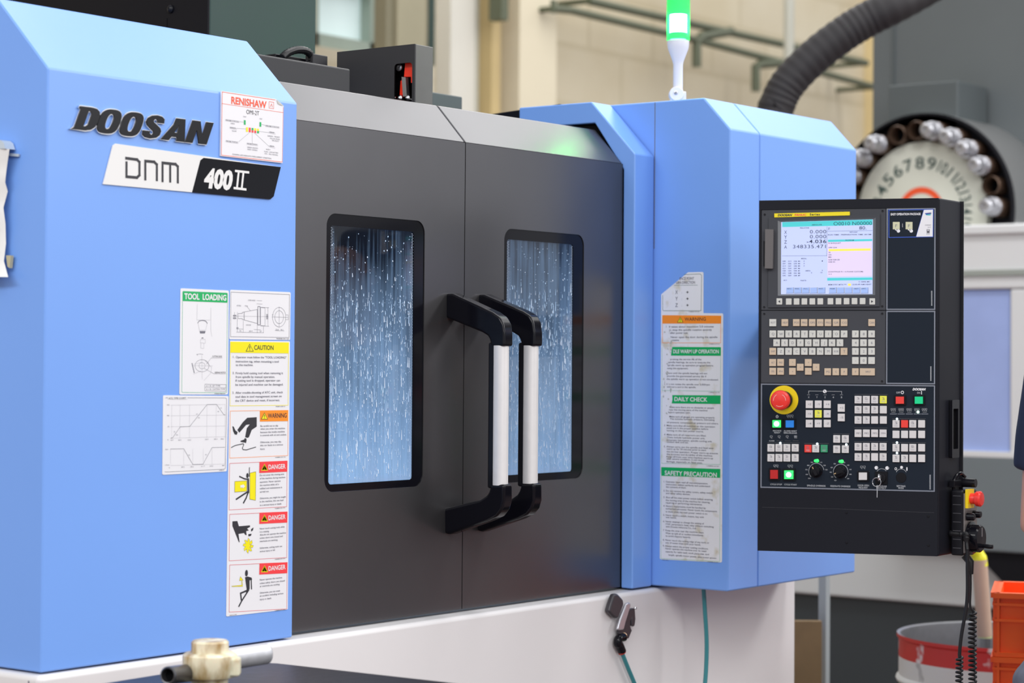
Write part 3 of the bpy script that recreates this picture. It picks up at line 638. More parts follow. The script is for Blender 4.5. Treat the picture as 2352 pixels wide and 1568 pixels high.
# holder drawing
s = St(front, C2)
s.back(quadround((737, 99), (1281, 121), (1276, 552), (728, 545), 12), STK)
s.ln([(743, 120), (1270, 142), (1266, 528), (740, 521)], .0006, INKG, closed=True)
L_ = lambda pts, t=.00045, mt=INKG: s.ln(pts, t, mt)
L_([(808, 312), (845, 312), (845, 302), (980, 276), (980, 402), (845, 366), (845, 358), (808, 358)], .0006); L_([(808, 312), (808, 358)]); L_([(985, 250), (985, 415), (1005, 415), (1005, 250), (985, 250)], .001); L_([(1010, 258), (1010, 420), (1050, 424), (1050, 262), (1010, 258)]); L_([(1075, 258), (1075, 425)]); L_([(1010, 256), (1085, 260)]); L_([(1010, 424), (1085, 427)])
L_([(775, 335), (1080, 341)], .0003); L_([(862, 300), (862, 366)], .001)
for r in (1, .66): s.ln([(1177+60*r*math.cos(a), 345+88*r*math.sin(a)) for a in [i*math.pi/12 for i in range(25)]], .0005, INKG)
L_([(1112, 343), (1255, 347)]); L_([(1177, 250), (1177, 440)]); L_([(1235, 325), (1258, 325), (1258, 368), (1235, 368)]); L_([(1112, 325), (1125, 325)]); L_([(1138, 465), (1222, 468)])
L_([(793, 480), (1036, 485)]); L_([(793, 450), (853, 453)]); L_([(800, 300), (800, 480)]); L_([(853, 380), (853, 485)]); L_([(980, 405), (980, 486)]); L_([(1036, 430), (1036, 487)]); L_([(975, 225), (1025, 228)]); L_([(950, 456), (1010, 460)]); L_([(775, 300), (775, 365)]); L_([(885, 245), (915, 285)]); L_([(975, 195), (1022, 198)])
for (tt, x, y, w_) in (('CORE ANGLE', 896, 198, 66), ('60 DEG', 795, 246, 38), ('M16', 868, 249, 24), ('GAUGE', 878, 420, 44), ('30', 790, 447, 20), ('65.4', 905, 475, 30), ('27', 1000, 478, 18), ('22.6', 1144, 462, 28), ('16.1', 1190, 463, 22), ('26', 818, 473, 16), ('9V0000-4411-E1', 1152, 544, 112)): s.tx(tt, x, y, x+w_, 11, INKG if w_ < 100 else INK)
for i in range(6): s.pg([(762+(i % 3)*10, 325+(i//3)*22), (769+(i % 3)*10, 325+(i//3)*22), (769+(i % 3)*10, 340+(i//3)*22), (762+(i % 3)*10, 340+(i//3)*22)], INKG)
for i in range(8): s.pg([(1060, 318+i*6), (1078, 319+i*6), (1078, 322+i*6), (1060, 321+i*6)], INKG)
s.done('safety_label', 'white sticker with a line drawing of a tool holder')
# ATC time chart
s = St(front, lambda x, y: C2(x, y) if y < 1500 else C2(x, y))
def c3to2(x, y): px, py = C3(x, y); return ((px-340)*3.919, (py-640)*3.919)
b1 = c3to2(672, 232); b2 = c3to2(120, 262)
s.back(quadround((133, 1048), (722, 1054), b1, b2, 14), STK)
i1 = c3to2(660, 212); i2 = c3to2(136, 238)
s.ln(quadround((148, 1070), (704, 1072), i1, i2, 16)[2:-2], .0006, INKG); s.pg([(176, 1060), (350, 1062), (350, 1084), (176, 1082)], STK, .0013); s.tx('ATC TIME CHART', 182, 1082, 338, 15, INK, w=.0015)
L_ = lambda pts, t=.0003, mt=INKL: s.ln(pts, t, mt)
for x in (210, 285, 370, 527, 610, 690): L_([(x, 1135), (x-2, 1434)])
for y in (1137, 1232, 1330): L_([(200, y), (692, y-6)])
L_([(200, 1434), (692, 1420)])
L_([(200, 1434), (216, 1432), (286, 1332), (372, 1328), (528, 1131), (612, 1130), (680, 1224), (692, 1224)], .0006, INKG)
g = lambda x, y: c3to2(x, y)
for x in (190, 303, 380, 470, 545, 655): L_([g(x, 38), g(x, 175)])
L_([g(188, 182), g(655, 168)]); L_([g(188, 40), g(303, 38), g(380, 172), g(468, 170), g(545, 28), g(656, 25)], .0006, INKG)
for tt, x, y, w_ in (('DEG', 166, 1140, 22), ('90', 166, 1236, 20), ('70', 172, 1336, 14), ('0', 170, 1454, 8), ('42.7', 198, 1456, 26), ('82.5', 268, 1456, 26), ('122.5', 352, 1456, 30), ('232.7', 508, 1450, 32), ('292.3', 588, 1448, 32), ('346.2', 648, 1446, 32), ('CS', 226, 1382, 14), ('MC', 248, 1410, 18), ('CS', 428, 1222, 14), ('MC', 446, 1256, 16), ('CS', 645, 1168, 14), ('MC', 622, 1200, 14)): s.tx(tt, x, y, x+w_, 10, INKG)
for tt, x, y, w_ in (('0mm', 145, 48, 24), ('115mm', 142, 182, 36), ('0', 174, 206, 8), ('87.5', 282, 200, 26), ('140.5', 358, 198, 28), ('211.7', 450, 194, 32), ('272.2', 524, 192, 30), ('360', 630, 186, 20), ('MC', 342, 98, 14), ('MC', 486, 94, 14), ('9V0005-1E', 606, 228, 40)): p = g(x, y); p2 = g(x+w_, y); s.tx(tt, p[0], p[1], p2[0], 10, INKG)
s.done('safety_label', 'white sticker with the ATC time chart line graphs')
# caution / warning / danger column
s = St(front, C2)
s.back(quadround((735, 556), (1275, 562), c3to2(1196, 1415), c3to2(668, 1476), 12), STK)
s.ln([(738, 568), (1262, 575), (1257, 1137), (734, 1143)], .0009, SYEL, closed=True)
s.pg([(740, 566), (1264, 574), (1262, 671), (738, 665)], SYEL, .0012); s.tri(910, 622, 38, SYEL); s.tx('CAUTION', 950, 638, 1124, 40, INK, .012, .0014)
def paras(rows, cap, mt=INKG, bold=.004):
    for tt, x0, y, x1 in rows: s.tx(tt, x0, y, x1, cap, mt, bold)
paras([('1.', 760, 712, 772), ('Operator must follow the "TOOL LOADING"', 786, 714, 1240), ('instruction tag, when mounting a tool', 786, 752, 1172), ('to the machine.', 786, 784, 942), ('2.', 757, 856, 772), ('Firmly hold cutting tool when removing it', 785, 858, 1210), ('from spindle by manual operation.', 785, 892, 1138), ('If cutting tool is dropped, operator can', 784, 925, 1184), ('be injured and machine can be damaged.', 783, 962, 1212), ('3.', 755, 1034, 770), ('After trouble-shooting of ATC unit, check', 783, 1034, 1210), ('tool data in tool management screen on', 782, 1070, 1198), ('the CRT device and reset, if incorrect.', 781, 1106, 1182)], 19, mat('ink_text', (.09, .09, .13), .5))
s.tx('9V0001-0181 E1', 1145, 1154, 1230, 9, INK)
ITX = MATS['ink_text']
s.ln([(736, 1190), (1257, 1183)]+[c3to2(1195, 96), c3to2(697, 118)], .0007, SORA, closed=True)
s.pg([(1003, 1188), (1257, 1183), (1256, 1280), (1003, 1284)], SORA, .0012); s.tri(1043, 1236, 34, SYEL); s.tx('WARNING', 1074, 1252, 1243, 40, INK, .012, .0014)
paras([('Be careful not to slip', 1008, 1332, 1166), ('when you enter the machine', 1007, 1358, 1228), ('because the inside machine', 1007, 1388, 1226), ('is covered with oil and coolant.', 1007, 1416, 1242), ('Otherwise, you may slip,', 1006, 1478, 1196), ('this can leads to a serious', 1006, 1506, 1210), ('injury.', 1005, 1538, 1048)], 15, ITX)
# slipping legs
s.pg([(890, 1250), (975, 1245), (975, 1330), (930, 1360), (905, 1425), (892, 1432), (870, 1425), (885, 1345), (912, 1310), (880, 1315), (818, 1385), (800, 1360), (850, 1290)], INK)
s.pg([(755, 1326), (768, 1330), (782, 1362), (803, 1380), (796, 1404), (776, 1400), (762, 1370)], INK); s.pg([(880, 1436), (884, 1450), (878, 1480), (868, 1474), (830, 1468), (828, 1458), (862, 1446), (866, 1434)], INK)
s.ln([(746, 1518), (780, 1500), (852, 1484), (858, 1492), (846, 1522), (850, 1536), (880, 1540), (966, 1514)], .0014, INK)
s.tx('CS0880A-2W1 EN', *c3to2(1086, 116), c3to2(1175, 116)[0], 8, INK)
s.cv = C3
def danger(y, rows, footy):
    s.ln([(697, y+22), (1190, y), (1186, footy-14), (692, footy+14)], .0007, SREDL, closed=True)
    s.pg([(952, y+8), (1192, y-2), (1190, y+92), (950, y+104)], SRED, .0012); s.tri(994, y+56, 32, SYEL, SYEL); s.tri(994, y+56, 28, SYEL); s.tx('DANGER', 1028, y+72, 1174, 38, STK, .02, .0014)
    for k, (tt, yy, x1) in enumerate(rows): s.tx(tt, 954, yy, x1, 14, ITX, .004)
    s.tx('CS0880A-2D1 EN', 1083, footy+6, 1170, 8, INK)
danger(142, [('Do not enter the moving area', 272, 1162), ('of the machine during machine', 300, 1172), ('operation. Never operate', 330, 1132), ('the machine while oil is', 358, 1118), ('refilled and maintenance is', 386, 1145), ('carried out.', 414, 1032), ('Otherwise, you might be caught', 470, 1178), ('in the machine, this can lead', 498, 1156), ('to a serious injury or death.', 528, 1142)], 548)
s.pg([(740, 318), (843, 312), (842, 402), (739, 410)], SYEL); s.ln([(740, 318), (843, 312), (842, 402), (739, 410)], .0005, INK, closed=True, w=.0012); s.pg([(870, 246), (921, 234), (918, 480), (868, 470)], SYEL); s.ln([(870, 246), (921, 234), (918, 480), (868, 470)], .0005, INK, closed=True, w=.0012)
s.pg([(787, 350), (807, 349), (807, 340), (828, 360), (807, 378), (807, 370), (787, 371)], STK, .0014)
s.m.disc(front, *s.q(848, 268), .0030, .0013, INK, 16, .0045); s.ln([(866, 200), (864, 275)], .0017, INK); s.ln([(782, 276), (825, 296), (852, 300)], .0024, INK); s.ln([(854, 300), (856, 410)], .0040, INK, .0014); s.ln([(850, 408), (822, 425), (754, 470)], .0030, INK); s.ln([(855, 410), (838, 460), (816, 500)], .0030, INK)
danger(578, [('Never touch cutting tools while', 730, 1166), ('it is rotating.', 757, 1035), ('Also,do not operate the machine', 783, 1178), ('unless doors are closed and', 810, 1150), ('interlocks are working.', 838, 1108), ('Otherwise, cutting tools can', 896, 1145), ('serious injury or kill.', 924, 1086)], 984)
s.pg([(720, 660), (762, 657), (776, 702), (870, 694), (872, 708), (846, 722), (862, 738), (838, 744), (842, 778), (830, 776), (820, 760), (772, 768), (782, 838), (776, 840), (720, 700)], INK)
s.pg([(880, 726), (902, 712), (896, 738), (880, 748)], INK); s.pg([(856, 770), (884, 766), (880, 784), (858, 790)], INK)
pts = []
for i in range(8):
    a = 2*math.pi*i/8
    pts += [(855+46*math.cos(a), 868+66*math.sin(a)), (855+40*math.cos(a+.35), 868+52*math.sin(a+.35)), (855+24*math.cos(a+.5), 868+34*math.sin(a+.5))]
s.pg([(855, 868)]+pts[:1], SYEL) if 0 else None
s.m.add([s.fr.at(*s.q(855, 868), .0010)]+[s.fr.at(*s.q(*p), .0010) for p in pts], [[0, (i+1) % 24+1, i+1] for i in range(24)], SYEL); s.ln(pts, .0004, INKG, closed=True)
s.ln([(868, 850), (878, 866), (866, 888)], .0006, INKG)
danger(1012, [('Never operate the machine', 1168, 1146), ('unless safety doors are closed', 1198, 1168), ('or interlocks are working.', 1224, 1126), ('Otherwise, you can meet', 1280, 1128), ('an accident including serious', 1306, 1156), ('injury or death.', 1336, 1055)], 1424)
s.m.disc(front, *s.q(840, 1104), .0035, .0013, INK, 16, .0058); s.pg([(828, 1140), (850, 1132), (884, 1142), (890, 1160), (868, 1166), (868, 1240), (836, 1276), (842, 1240), (836, 1200)], INK); s.ln([(880, 1150), (884, 1238)], .0026, INK)
s.ln([(852, 1250), (790, 1276), (796, 1330)], .0030, INK, .0012); s.ln([(858, 1250), (800, 1340), (776, 1386)], .0028, INK, .0013)
s.pg([(714, 1214), (800, 1206), (798, 1166), (780, 1170), (788, 1132), (812, 1164), (803, 1166), (808, 1218), (716, 1220)], SYEL); s.ln([(714, 1214), (800, 1206), (798, 1166), (780, 1170), (788, 1132), (812, 1164), (803, 1166), (808, 1218), (716, 1220)], .0004, INKG, closed=True)
s.tx('9V0010-2175E', 694, 1470, 755, 8, INK)
s.done('safety_label', 'tall white sticker strip with CAUTION, WARNING and three DANGER signs')
# right hand sticker strip (side of the right housing)
sd = sideX(X2); A = conv(1480, 600, 4.3545); B = conv(1480, 940, 4.127)
def b2a(x, y): px, py = B(x, y); return ((px-1480)*4.3545, (py-600)*4.3545)
STAIN = bpy.data.materials.new('sticker_white_stained'); STAIN.use_nodes = True; nt = STAIN.node_tree; bs = nt.nodes['Principled BSDF']; bs.inputs['Roughness'].default_value = .45
tc = nt.nodes.new('ShaderNodeTexCoord'); n = nt.nodes.new('ShaderNodeTexNoise'); n.inputs['Scale'].default_value = 28; n.inputs['Detail'].default_value = 6; nt.links.new(tc.outputs['Object'], n.inputs['Vector'])
cr = nt.nodes.new('ShaderNodeValToRGB'); cr.color_ramp.elements[0].position = .30; cr.color_ramp.elements[0].color = (.62, .58, .45, 1); cr.color_ramp.elements[1].position = .44; cr.color_ramp.elements[1].color = (.80, .81, .84, 1); nt.links.new(n.outputs['Fac'], cr.inputs['Fac']); nt.links.new(cr.outputs['Color'], bs.inputs['Base Color'])
s = St(sd, A)
e1 = b2a(737, 1450); e2 = b2a(148, 1420)
s.back([(170, 330), (438, 110), (584, 106), (593, 116), (592, 518), (782, 520), (790, 530), (e1[0], e1[1]-10), (e1[0]-10, e1[1]), (e2[0]+10, e2[1]), (e2[0], e2[1]-10)], STAIN)
s.ln([(400, 132), (562, 126), (575, 140), (570, 494), (196, 494), (186, 484), (186, 340)], .0008, SDKGREEN)
s.tx('ENCE POINT', 356, 186, 500, 26, INKG, .006); s.tx('URN DIRECTION', 322, 226, 510, 26, INKG, .006); s.ln([(300, 240), (534, 238)], .0006, SDKGREEN)
for i, ch in enumerate('XYZ'): y = 326+i*65; s.tx(ch, 312, y, 338, 36, INKG, .004); s.tx(':', 376, y-4, 381, 24, INKL); s.tx('+', 422, y-2, 446, 30, INK, .02)
s.pg([(243, 385), (256, 375), (264, 390), (262, 440), (252, 468), (244, 440)], STK)
s.tx('CS0880A-3W EN', 446, 508, 552, 8, INK)
s.ln([(184, 540), (768, 545), (766, 815), (184, 815)], .0009, SORA, closed=True); s.pg([(182, 538), (772, 543), (770, 622), (182, 622)], SORA, .0012); s.tri(362, 585, 32, SYEL); s.tx('WARNING', 406, 594, 618, 32, INK, .008, .0014)
paras([('1.', 220, 660, 230), ('It takes about maximum 5.0 minutes', 250, 662, 696), ('to stop the spindle rotation entirely', 250, 694, 678), ('after power loss.', 262, 724, 440), ('Never open the door during the spindle', 266, 766, 734), ('rotation.', 280, 796, 352)], 18, ITX)
s.tx('CS0880A-2W EN', 650, 830, 755, 8, INK)
s.ln([(180, 860), (180, 1290), (764, 1300), (767, 870)], .0006, SGREENL)
s.pg([(282, 855), (768, 858), (766, 944), (268, 942), (275, 900)], SGREEN, .0012); s.tx('DLE WARM UP OPERATION', 292, 918, 748, 36, STK, .02, .0014)
paras([('prolong the service life of the', 262, 986, 574), ('spindle bearings, be sure to execute the', 240, 1016, 662), ('spindle warm up operation program before', 234, 1046, 690), ('using the equipment.', 232, 1076, 442), ('Now until the spindle bearings will not', 232, 1124, 632), ('provide the guaranteed service life if', 230, 1154, 622), ('the spindle warm up operation is not conducted.', 226, 1184, 744), ('1. Do not rotate the spindle over 2,000rpm', 204, 1234, 658), ('without a tool in the spindle.', 228, 1262, 520)], 16, ITX)
s.tx('CS0880A-3G EN', 646, 1314, 755, 8, INK)
s.pg([(282, 1337), (766, 1340), (764, 1426), (276, 1420), (284, 1380)], SGREEN, .0012); s.tx('DAILY CHECK', 304, 1396, 634, 40, STK, .02, .0014)
g1 = b2a(722, 522); g2 = b2a(166, 510)
s.ln([(178, 1345), g2, g1, (764, 1426)], .0006, SGREENL)
paras([('Make sure there are no obstacles or people', 256, 1464, 700), ('near the moving parts of the machine', 250, 1490, 634), ('before operation start.', 242, 1516, 464)], 16, ITX)
s.cv = B
paras([('Make sure all gauges are operating properly.', 240, 74, 672), ('This includes hydraulic pressure, lubricating', 244, 96, 668), ('oil pressure, compressed air pressure and others.', 216, 128, 706), ('3. Make sure that all switches on the operation', 190, 158, 672), ('panel are in the proper position before', 216, 182, 608), ('turning on the main power source.', 215, 206, 564), ('4. Make sure all oil reservoirs are filled.', 190, 244, 588), ('These include hydraulic power unit,', 215, 270, 578), ('automatic lubrication, spindle cooling unit,', 214, 296, 646), ('coolant tank and etc.', 214, 314, 422), ('5. Always carry out the spindle and feed axes', 188, 358, 658), ('warm up for 30 minutes prior to start', 214, 380, 588), ('the normal operation. Proper warm-up ensures', 214, 406, 700), ('the accuracy and durability of the machine.', 214, 430, 650), ('Keep off from over time-machine warm-up', 213, 454, 654), ('with severe condition, it can cause', 213, 474, 568), ('damage, especially on feed axes.', 212, 500, 554)], 15, ITX)
s.tx('CS0880A-3D EN', 592, 538, 710, 8, INK)
s.ln([(164, 550), (160, 1412), (716, 1440), (722, 565)], .0006, SGREENL, closed=True); s.pg([(163, 546), (722, 564), (720, 648), (164, 628)], SGREEN, .0012); s.tx('SAFETY PRECAUTION', 196, 620, 690, 40, STK, .02, .0014)
rows = [('1. Operator must read all manuals(operation,', 186, 690, 606), ('instruction, safety) perfectly and understand', 208, 716, 626), ('the contents of them.', 207, 740, 400), ('2. Do not remove the safety covers, safety switch', 184, 776, 650), ('and other safety devices.', 207, 800, 438), ('3. Shut off the main power switch before entering', 184, 838, 650), ('the moving area of the machine for cleaning,', 206, 866, 626), ('repairing or performing maintenance.', 206, 890, 552), ('4. Electric equipments must be handled by', 183, 920, 586), ('authorised personnel. Never touch the components', 206, 946, 692), ('in there while the main power switch is on.', 206, 974, 602), ('5. Never touch a switch, button, key with', 182, 1006, 566), ('wet hands.', 206, 1028, 308), ('6. Never attempt to change the setting of', 181, 1066, 568), ('CNC parameters, keep relay without consulting', 205, 1092, 660), ('with Doosan Infracore Co., Ltd.', 205, 1116, 496), ('7. Keep the area near the machine clean.', 180, 1150, 568), ('Wipe up spilt oil or coolant immediately', 204, 1178, 562), ('to avoid slippery hazards.', 204, 1204, 442), ('8. Never touch the cutting edge of any tools or', 179, 1242, 618), ('any of waste chips with your hands.', 204, 1268, 538), ('9. Always select the proper cutting conditions.', 178, 1298, 610), ('Never operate the machine over its rated', 203, 1324, 590), ('capacity for table load, work piece size, tool', 203, 1352, 616), ('length, spindle motor power, axes motor power.', 232, 1384, 690)]
paras(rows, 15, ITX)
s.tx('9V0010-2076', 172, 1428, 232, 8, INK); s.tx('CS0880A-3S EN', 600, 1446, 702, 8, INK)
s.done('safety_label', 'long stained white sticker strip, torn at its top corner, with green headings')
# scuff on the torn column
SCUF = mat('scuff', (.47, .48, .44), .6, var=.4, vscale=300); m = MB()
random.seed(3)
for k in range(46):
    t = random.random(); x = 1480+random.uniform(205, 285)/4.3545-t*4; y = 600+(640+t*900)/4.3545; w_ = random.uniform(.6, 3); h_ = random.uniform(2, 9)
    m.poly(sd, ccw([sd.px(x, y), sd.px(x+w_, y+h_*.4), sd.px(x+w_*.4, y+h_), sd.px(x-w_*.7, y+h_*.6)]), .00155+k*1e-6, SCUF if random.random() < .6 else STK)
m.build('scuff_marks', MC, smooth=0)
# paper pocket on the left side face
sl = sideX(0.0); G = sl.px
PAPER = mat('paper', (.80, .80, .78), .6); PLAS = mat('pocket_plastic', (.52, .60, .68), .25)
PK = thing('paper_sheet', sl.at(-.06, G(20, 640)[1], .012), 'curled printed papers in a clear pocket hanging on the left side of the blue machine', 'papers')
m = MB(); rows_ = []
edge = [(42, 344), (34, 372), (28, 398), (29, 420), (26, 440), (23, 478), (25, 515), (23, 560), (25, 600), (30, 622), (42, 637)]
vs = []; n_ = 7
for (x, y) in edge:
    for i in range(n_):
        t = i/(n_-1); xx = -60+(x+60)*t; u, v = G(xx, y+(1-t)*0); w_ = .010+.010*math.sin(t*3.1)+.018*t*(abs(y-490)/150)**2*.4+.004*math.sin(y*.11)*t
        vs.append(sl.at(u, v, w_))
N_ = len(edge); m.add(vs, [[r*n_+i, (r+1)*n_+i, (r+1)*n_+i+1, r*n_+i+1] for r in range(N_-1) for i in range(n_-1)], PAPER)
m.build('paper', PK, smooth=60)
m = MB(); m.prism(sl, [G(-60, 324), G(26, 324), G(33, 330), G(37, 344), G(-60, 344)], .002, .022, PLAS); m.prism(sl, [G(-60, 344), G(48, 354), G(46, 360), G(-60, 352)], .001, .004, PLAS); m.build('pocket_top', PK)
m = MB()
for y in (376, 445, 513, 566): m.box(sl, G(-50, y)[0], G(13, y)[0], G(0, y+2)[1], G(0, y-2)[1], .030, .031, INKG)
for y in range(352, 632, 7): m.box(sl, G(-45, y)[0], G(random.uniform(6, 17), y)[0], G(0, y+.8)[1], G(0, y)[1], .0300, .0305, INKL)
m.build('printed_lines', PK)
m = MB(); m.prism(sl, [G(25, 587), G(36, 587), G(33, 616), G(28, 612)], .004, .010, mat('yellowed_tape', (.50, .46, .30), .5)); m.build('tape', PK)
#--SECTION pendant
# ------------------------------------------------------------------ operator pendant
zl = 4.50; pa = D(1744.5, 459, zl); pc = D(2158, 453.5, zl/1.0236); pb = D(1738, 1264, zl); pd = D(2155, 1277, zl/1.0236)
ex = np.array([pc[0]-pa[0], pc[1]-pa[1], 0]); WP_ = float(np.linalg.norm(ex)); zt_, zb_ = (pa[2]+pc[2])/2, (pb[2]+pd[2])/2
fp = Fr(((pa[0]+pb[0])/2, (pa[1]+pb[1])/2, zb_), ex, FZ); HP = zt_-zb_; DP = .116; FL = .036
PD = thing('control_pendant', fp.at(WP_/2, 0, -DP/2), 'black operator control panel with lit screen, keyboard and push buttons at right', 'control panel')
Q = fp.px
m = MB(); tp = Fr(fp.at(0, 0, 0), fp.ex, -fp.ez); m.solid(tp, [(0, .004), (WP_+.0013, .004), (WP_+FL-.001, DP-.004), (0, DP-.004)], 0, HP, PANEL); m.build('housing', PD, bevel=.004, seg=3)
m = MB(); fr_in = [Q(1748, 484), Q(2150, 474), Q(2148, 1132), Q(1746, 1119)]
iu0 = (fr_in[0][0]+fr_in[3][0])/2; iu1 = (fr_in[1][0]+fr_in[2][0])/2; iv1 = (fr_in[0][1]+fr_in[1][1])/2; iv0 = (fr_in[2][1]+fr_in[3][1])/2
m.holed(fp, [(.0005, .0005), (WP_-.0005, .0005), (WP_-.0005, HP-.0005), (.0005, HP-.0005)], [(iu0, iv0), (iu1, iv0), (iu1, iv1), (iu0, iv1)], -.0039, 0, PANEL); m.build('front_frame', PD, bevel=.0012)
m = MB(); m.box(fp, WP_+FL-.012, WP_+FL+.004, 0, HP, -DP-.006, -DP+.0035, BLACK); m.build('rear_flange', PD)
# side handle (recessed grab)
sf = Fr(fp.at(WP_+.0008, 0, 0), -fp.ez*DP+fp.ex*FL, FZ)
SQ = sf.px; a = SQ(2180, 918); b = SQ(2196, 1050)
m = MB(); m.holed(sf, rrect(a[0], b[1], b[0], a[1], .003), rrect(a[0]+.006, b[1]+.018, b[0]-.006, a[1]-.018, .002), 0.0005, .007, BLACK); m.build('grab_handle', PD, bevel=.001)
m = MB(); m.box(sf, a[0]+.006, b[0]-.006, b[1]+.018, a[1]-.018, .0005, .0012, HOLE); m.build('handle_recess', PD)
um = (Q(2033, 600)[0]+Q(2037, 600)[0])/2; vm = Q(1890, 712.5)[1]; vo = Q(1890, 881)[1]
def panel(name, u0, u1, v0, v1, mt, frame=None, label=None, ft=.0025):
    m = MB(); m.box(fp, u0+.0008, u1-.0008, v0+.0008, v1-.0008, -.0038, -.0012, mt)
    if frame:
        m.holed(fp, [(u0+.0008, v0+.0008), (u1-.0008, v0+.0008), (u1-.0008, v1-.0008), (u0+.0008, v1-.0008)], [(u0+.0008+ft, v0+.0008+ft), (u1-.0008-ft, v0+.0008+ft), (u1-.0008-ft, v1-.0008-ft), (u0+.0008+ft, v1-.0008-ft)], -.0012, -.0004, frame)
    o = m.build(name, PD, smooth=0)
    if label: o['label'] = label
    return o
disp = panel('display_unit', iu0, um, vm, iv1, BEZEL)
kbd = panel('keyboard', iu0, um, vo, vm, BEZEL)
bl1 = panel('blank_panel', um, iu1, vm, iv1, PANELS, FRAMEG)
bl2 = panel('blank_panel', um, iu1, vo, vm, PANELS, FRAMEG)
opp = panel('operation_panel', iu0, iu1, iv0, vo, PANELS, FRAMEG)
K = conv(1720, 440, 3.5635); O = conv(1720, 860, 3.5635)
class Pt(St):
    pass
fs_ = fp.off(-.0012)
# display bezel moulding
s = St(fs_, K)
o1 = s.P([(165, 215), (1075, 185), (1072, 940), (160, 948)]); o2 = s.P([(240, 238), (1040, 214), (1036, 845), (240, 852)])
m = s.m; m.holed(fs_, ccw(o1), ccw(o2), 0, .004, BEZEL)
i1 = s.P([(268, 250), (1013, 228), (1010, 836), (266, 838)])
lo = [fs_.at(p[0], p[1], .004) for p in o2]; li = [fs_.at(p[0], p[1], .0002) for p in i1]
m.add(lo+li, [[i, (i+1) % 4, 4+(i+1) % 4, 4+i] for i in range(4)], mat('bezel_slope', (.16, .17, .185), .35)); s.m.build('screen_bezel', disp, bevel=0, smooth=0)
s = St(fs_, K); s.back([(212, 180), (828, 165), (828, 195), (212, 212)], mat('yellow_strip', (.86, .70, .0), .4), .0055)
s.tx('DOOSAN', 240, 202, 354, 16, INK, .05, .0058, .25); s.tx('FANUC', 380, 200, 472, 16, SRED, .03, .0058); s.tx('Series', 502, 196, 584, 16, INK, .03, .0058, sp=1.2)
s.done('name_strip', 'yellow name strip above the screen', disp)
# LCD
SC = mat('screen_lavender', srgb(186, 198, 238), .25, emit=.36); SCP = mat('screen_pink', srgb(214, 200, 232), .25, emit=.36); SCT = mat('screen_teal', srgb(70, 195, 200), .3, emit=.36); SCY = mat('screen_yellow', srgb(250, 220, 90), .3, emit=.4); SCI = mat('screen_ink', (.02, .03, .08), .3); SCB = mat('screen_blue_tab', srgb(150, 175, 225), .3, emit=.33)
s = St(fs_, K); z0 = .0006
s.m.prism(fs_, s.P([(264, 246), (1016, 224), (1014, 840), (262, 842)]), .0001, z0, SC)
s.pg([(274, 250), (1012, 228), (1012, 272), (274, 290)], SCT, z0+.0001)
s.pg([(644, 400), (1008, 390), (1008, 690), (644, 696)], SCP, z0+.0001); s.pg([(648, 394), (1010, 388), (1010, 404), (648, 412)], SCT, z0+.0002); s.pg([(654, 470), (998, 464), (998, 482), (654, 488)], SCY, z0+.0002); s.pg([(642, 706), (1012, 702), (1012, 722), (642, 728)], SCT, z0+.0002); s.pg([(812, 752), (836, 752), (836, 770), (812, 770)], SCY, z0+.0002)
w_ = z0+.0003
X_ = lambda tt, x, y, x1, cap, bold=0, sp=1.0: s.tx(tt, x, y, x1, cap, SCI, bold, w_, sp=sp)
X_('O0010', 694, 276, 828, 28, -.004); X_('N00000', 848, 274, 1008, 28, -.004)
X_('X', 290, 346, 312, 28, -.004); X_('0.000', 500, 342, 634, 28, -.004, 1.1)
X_('Y', 290, 386, 312, 28, -.004); X_('0.000', 500, 382, 634, 28, -.004, 1.1)
X_('Z', 290, 426, 312, 28, -.004); X_('-4.036', 474, 422, 634, 28, .012, 1.1)
X_('A', 290, 466, 312, 26, -.004); X_('348335.471', 362, 464, 630, 28, -.004, 1.08)
X_('F', 652, 314, 666, 20, -.01); X_('80.', 904, 310, 962, 26, 0)
for tt, x, y, x1 in (('RELATIVE', 420, 302, 494), ('MODAL', 430, 552, 474), ('ABSOLUTE', 515, 276, 598), ('PARTS COUNT', 826, 336, 890), ('RUN TIME   PREPARATION TIME  0H 0M', 648, 358, 1002), ('N BARQUIST', 652, 426, 754), ('G90 G54', 652, 462, 720), ('G91', 652, 522, 676), ('M06', 652, 540, 676), ('X0', 652, 502, 668), ('G28 G28 Z0', 652, 562, 744), ('G28 X0', 652, 580, 706), ('(CONTINUE IN 1 A PLANE CUSTOM)', 652, 660, 936), ('>1', 652, 680, 676), ('PROGRAM', 792, 402, 860), ('S 10002 MC', 900, 742, 994), ('MEM STRT MTN ***', 650, 766, 800), ('12:35:49 AM HEAT', 846, 764, 1004), ('ACT.F', 284, 730, 312), ('PARTS', 424, 732, 470), ('S', 510, 668, 518), ('ABSOL', 462, 652, 506), ('1', 598, 572, 606), ('12', 586, 666, 602), ('9', 598, 650, 606)): X_(tt, x, y, x1, 9, .01)
for r in range(7):
    y = 574+r*19.5
    for c_ in range(3): X_('G%02d' % (r*7+c_*13), 276+c_*46, y, 302+c_*46, 9, .01)
    X_('M%d' % (r+3), 404, y, 420, 9, .01)
    if r < 3: X_('F', 450, y, 458, 9)
s.ln([(640, 285), (638, 526)], .0004, SCI, w_); s.ln([(274, 526), (638, 524)], .0004, SCI, w_); s.ln([(642, 324), (1010, 318)], .0004, SCI, w_)
for x in (306, 370, 434, 500, 564, 656, 720, 785, 850, 916):
    s.pg([(x, 784), (x+60, 782), (x+60, 830), (x, 831)], SCB, z0+.0002); s.ln([(x, 784), (x, 831)], .0006, STK, w_); s.ln([(x, 784), (x+60, 782)], .0006, STK, w_); s.ln([(x+61, 784), (x+61, 830), (x, 832)], .0005, SCI, w_)
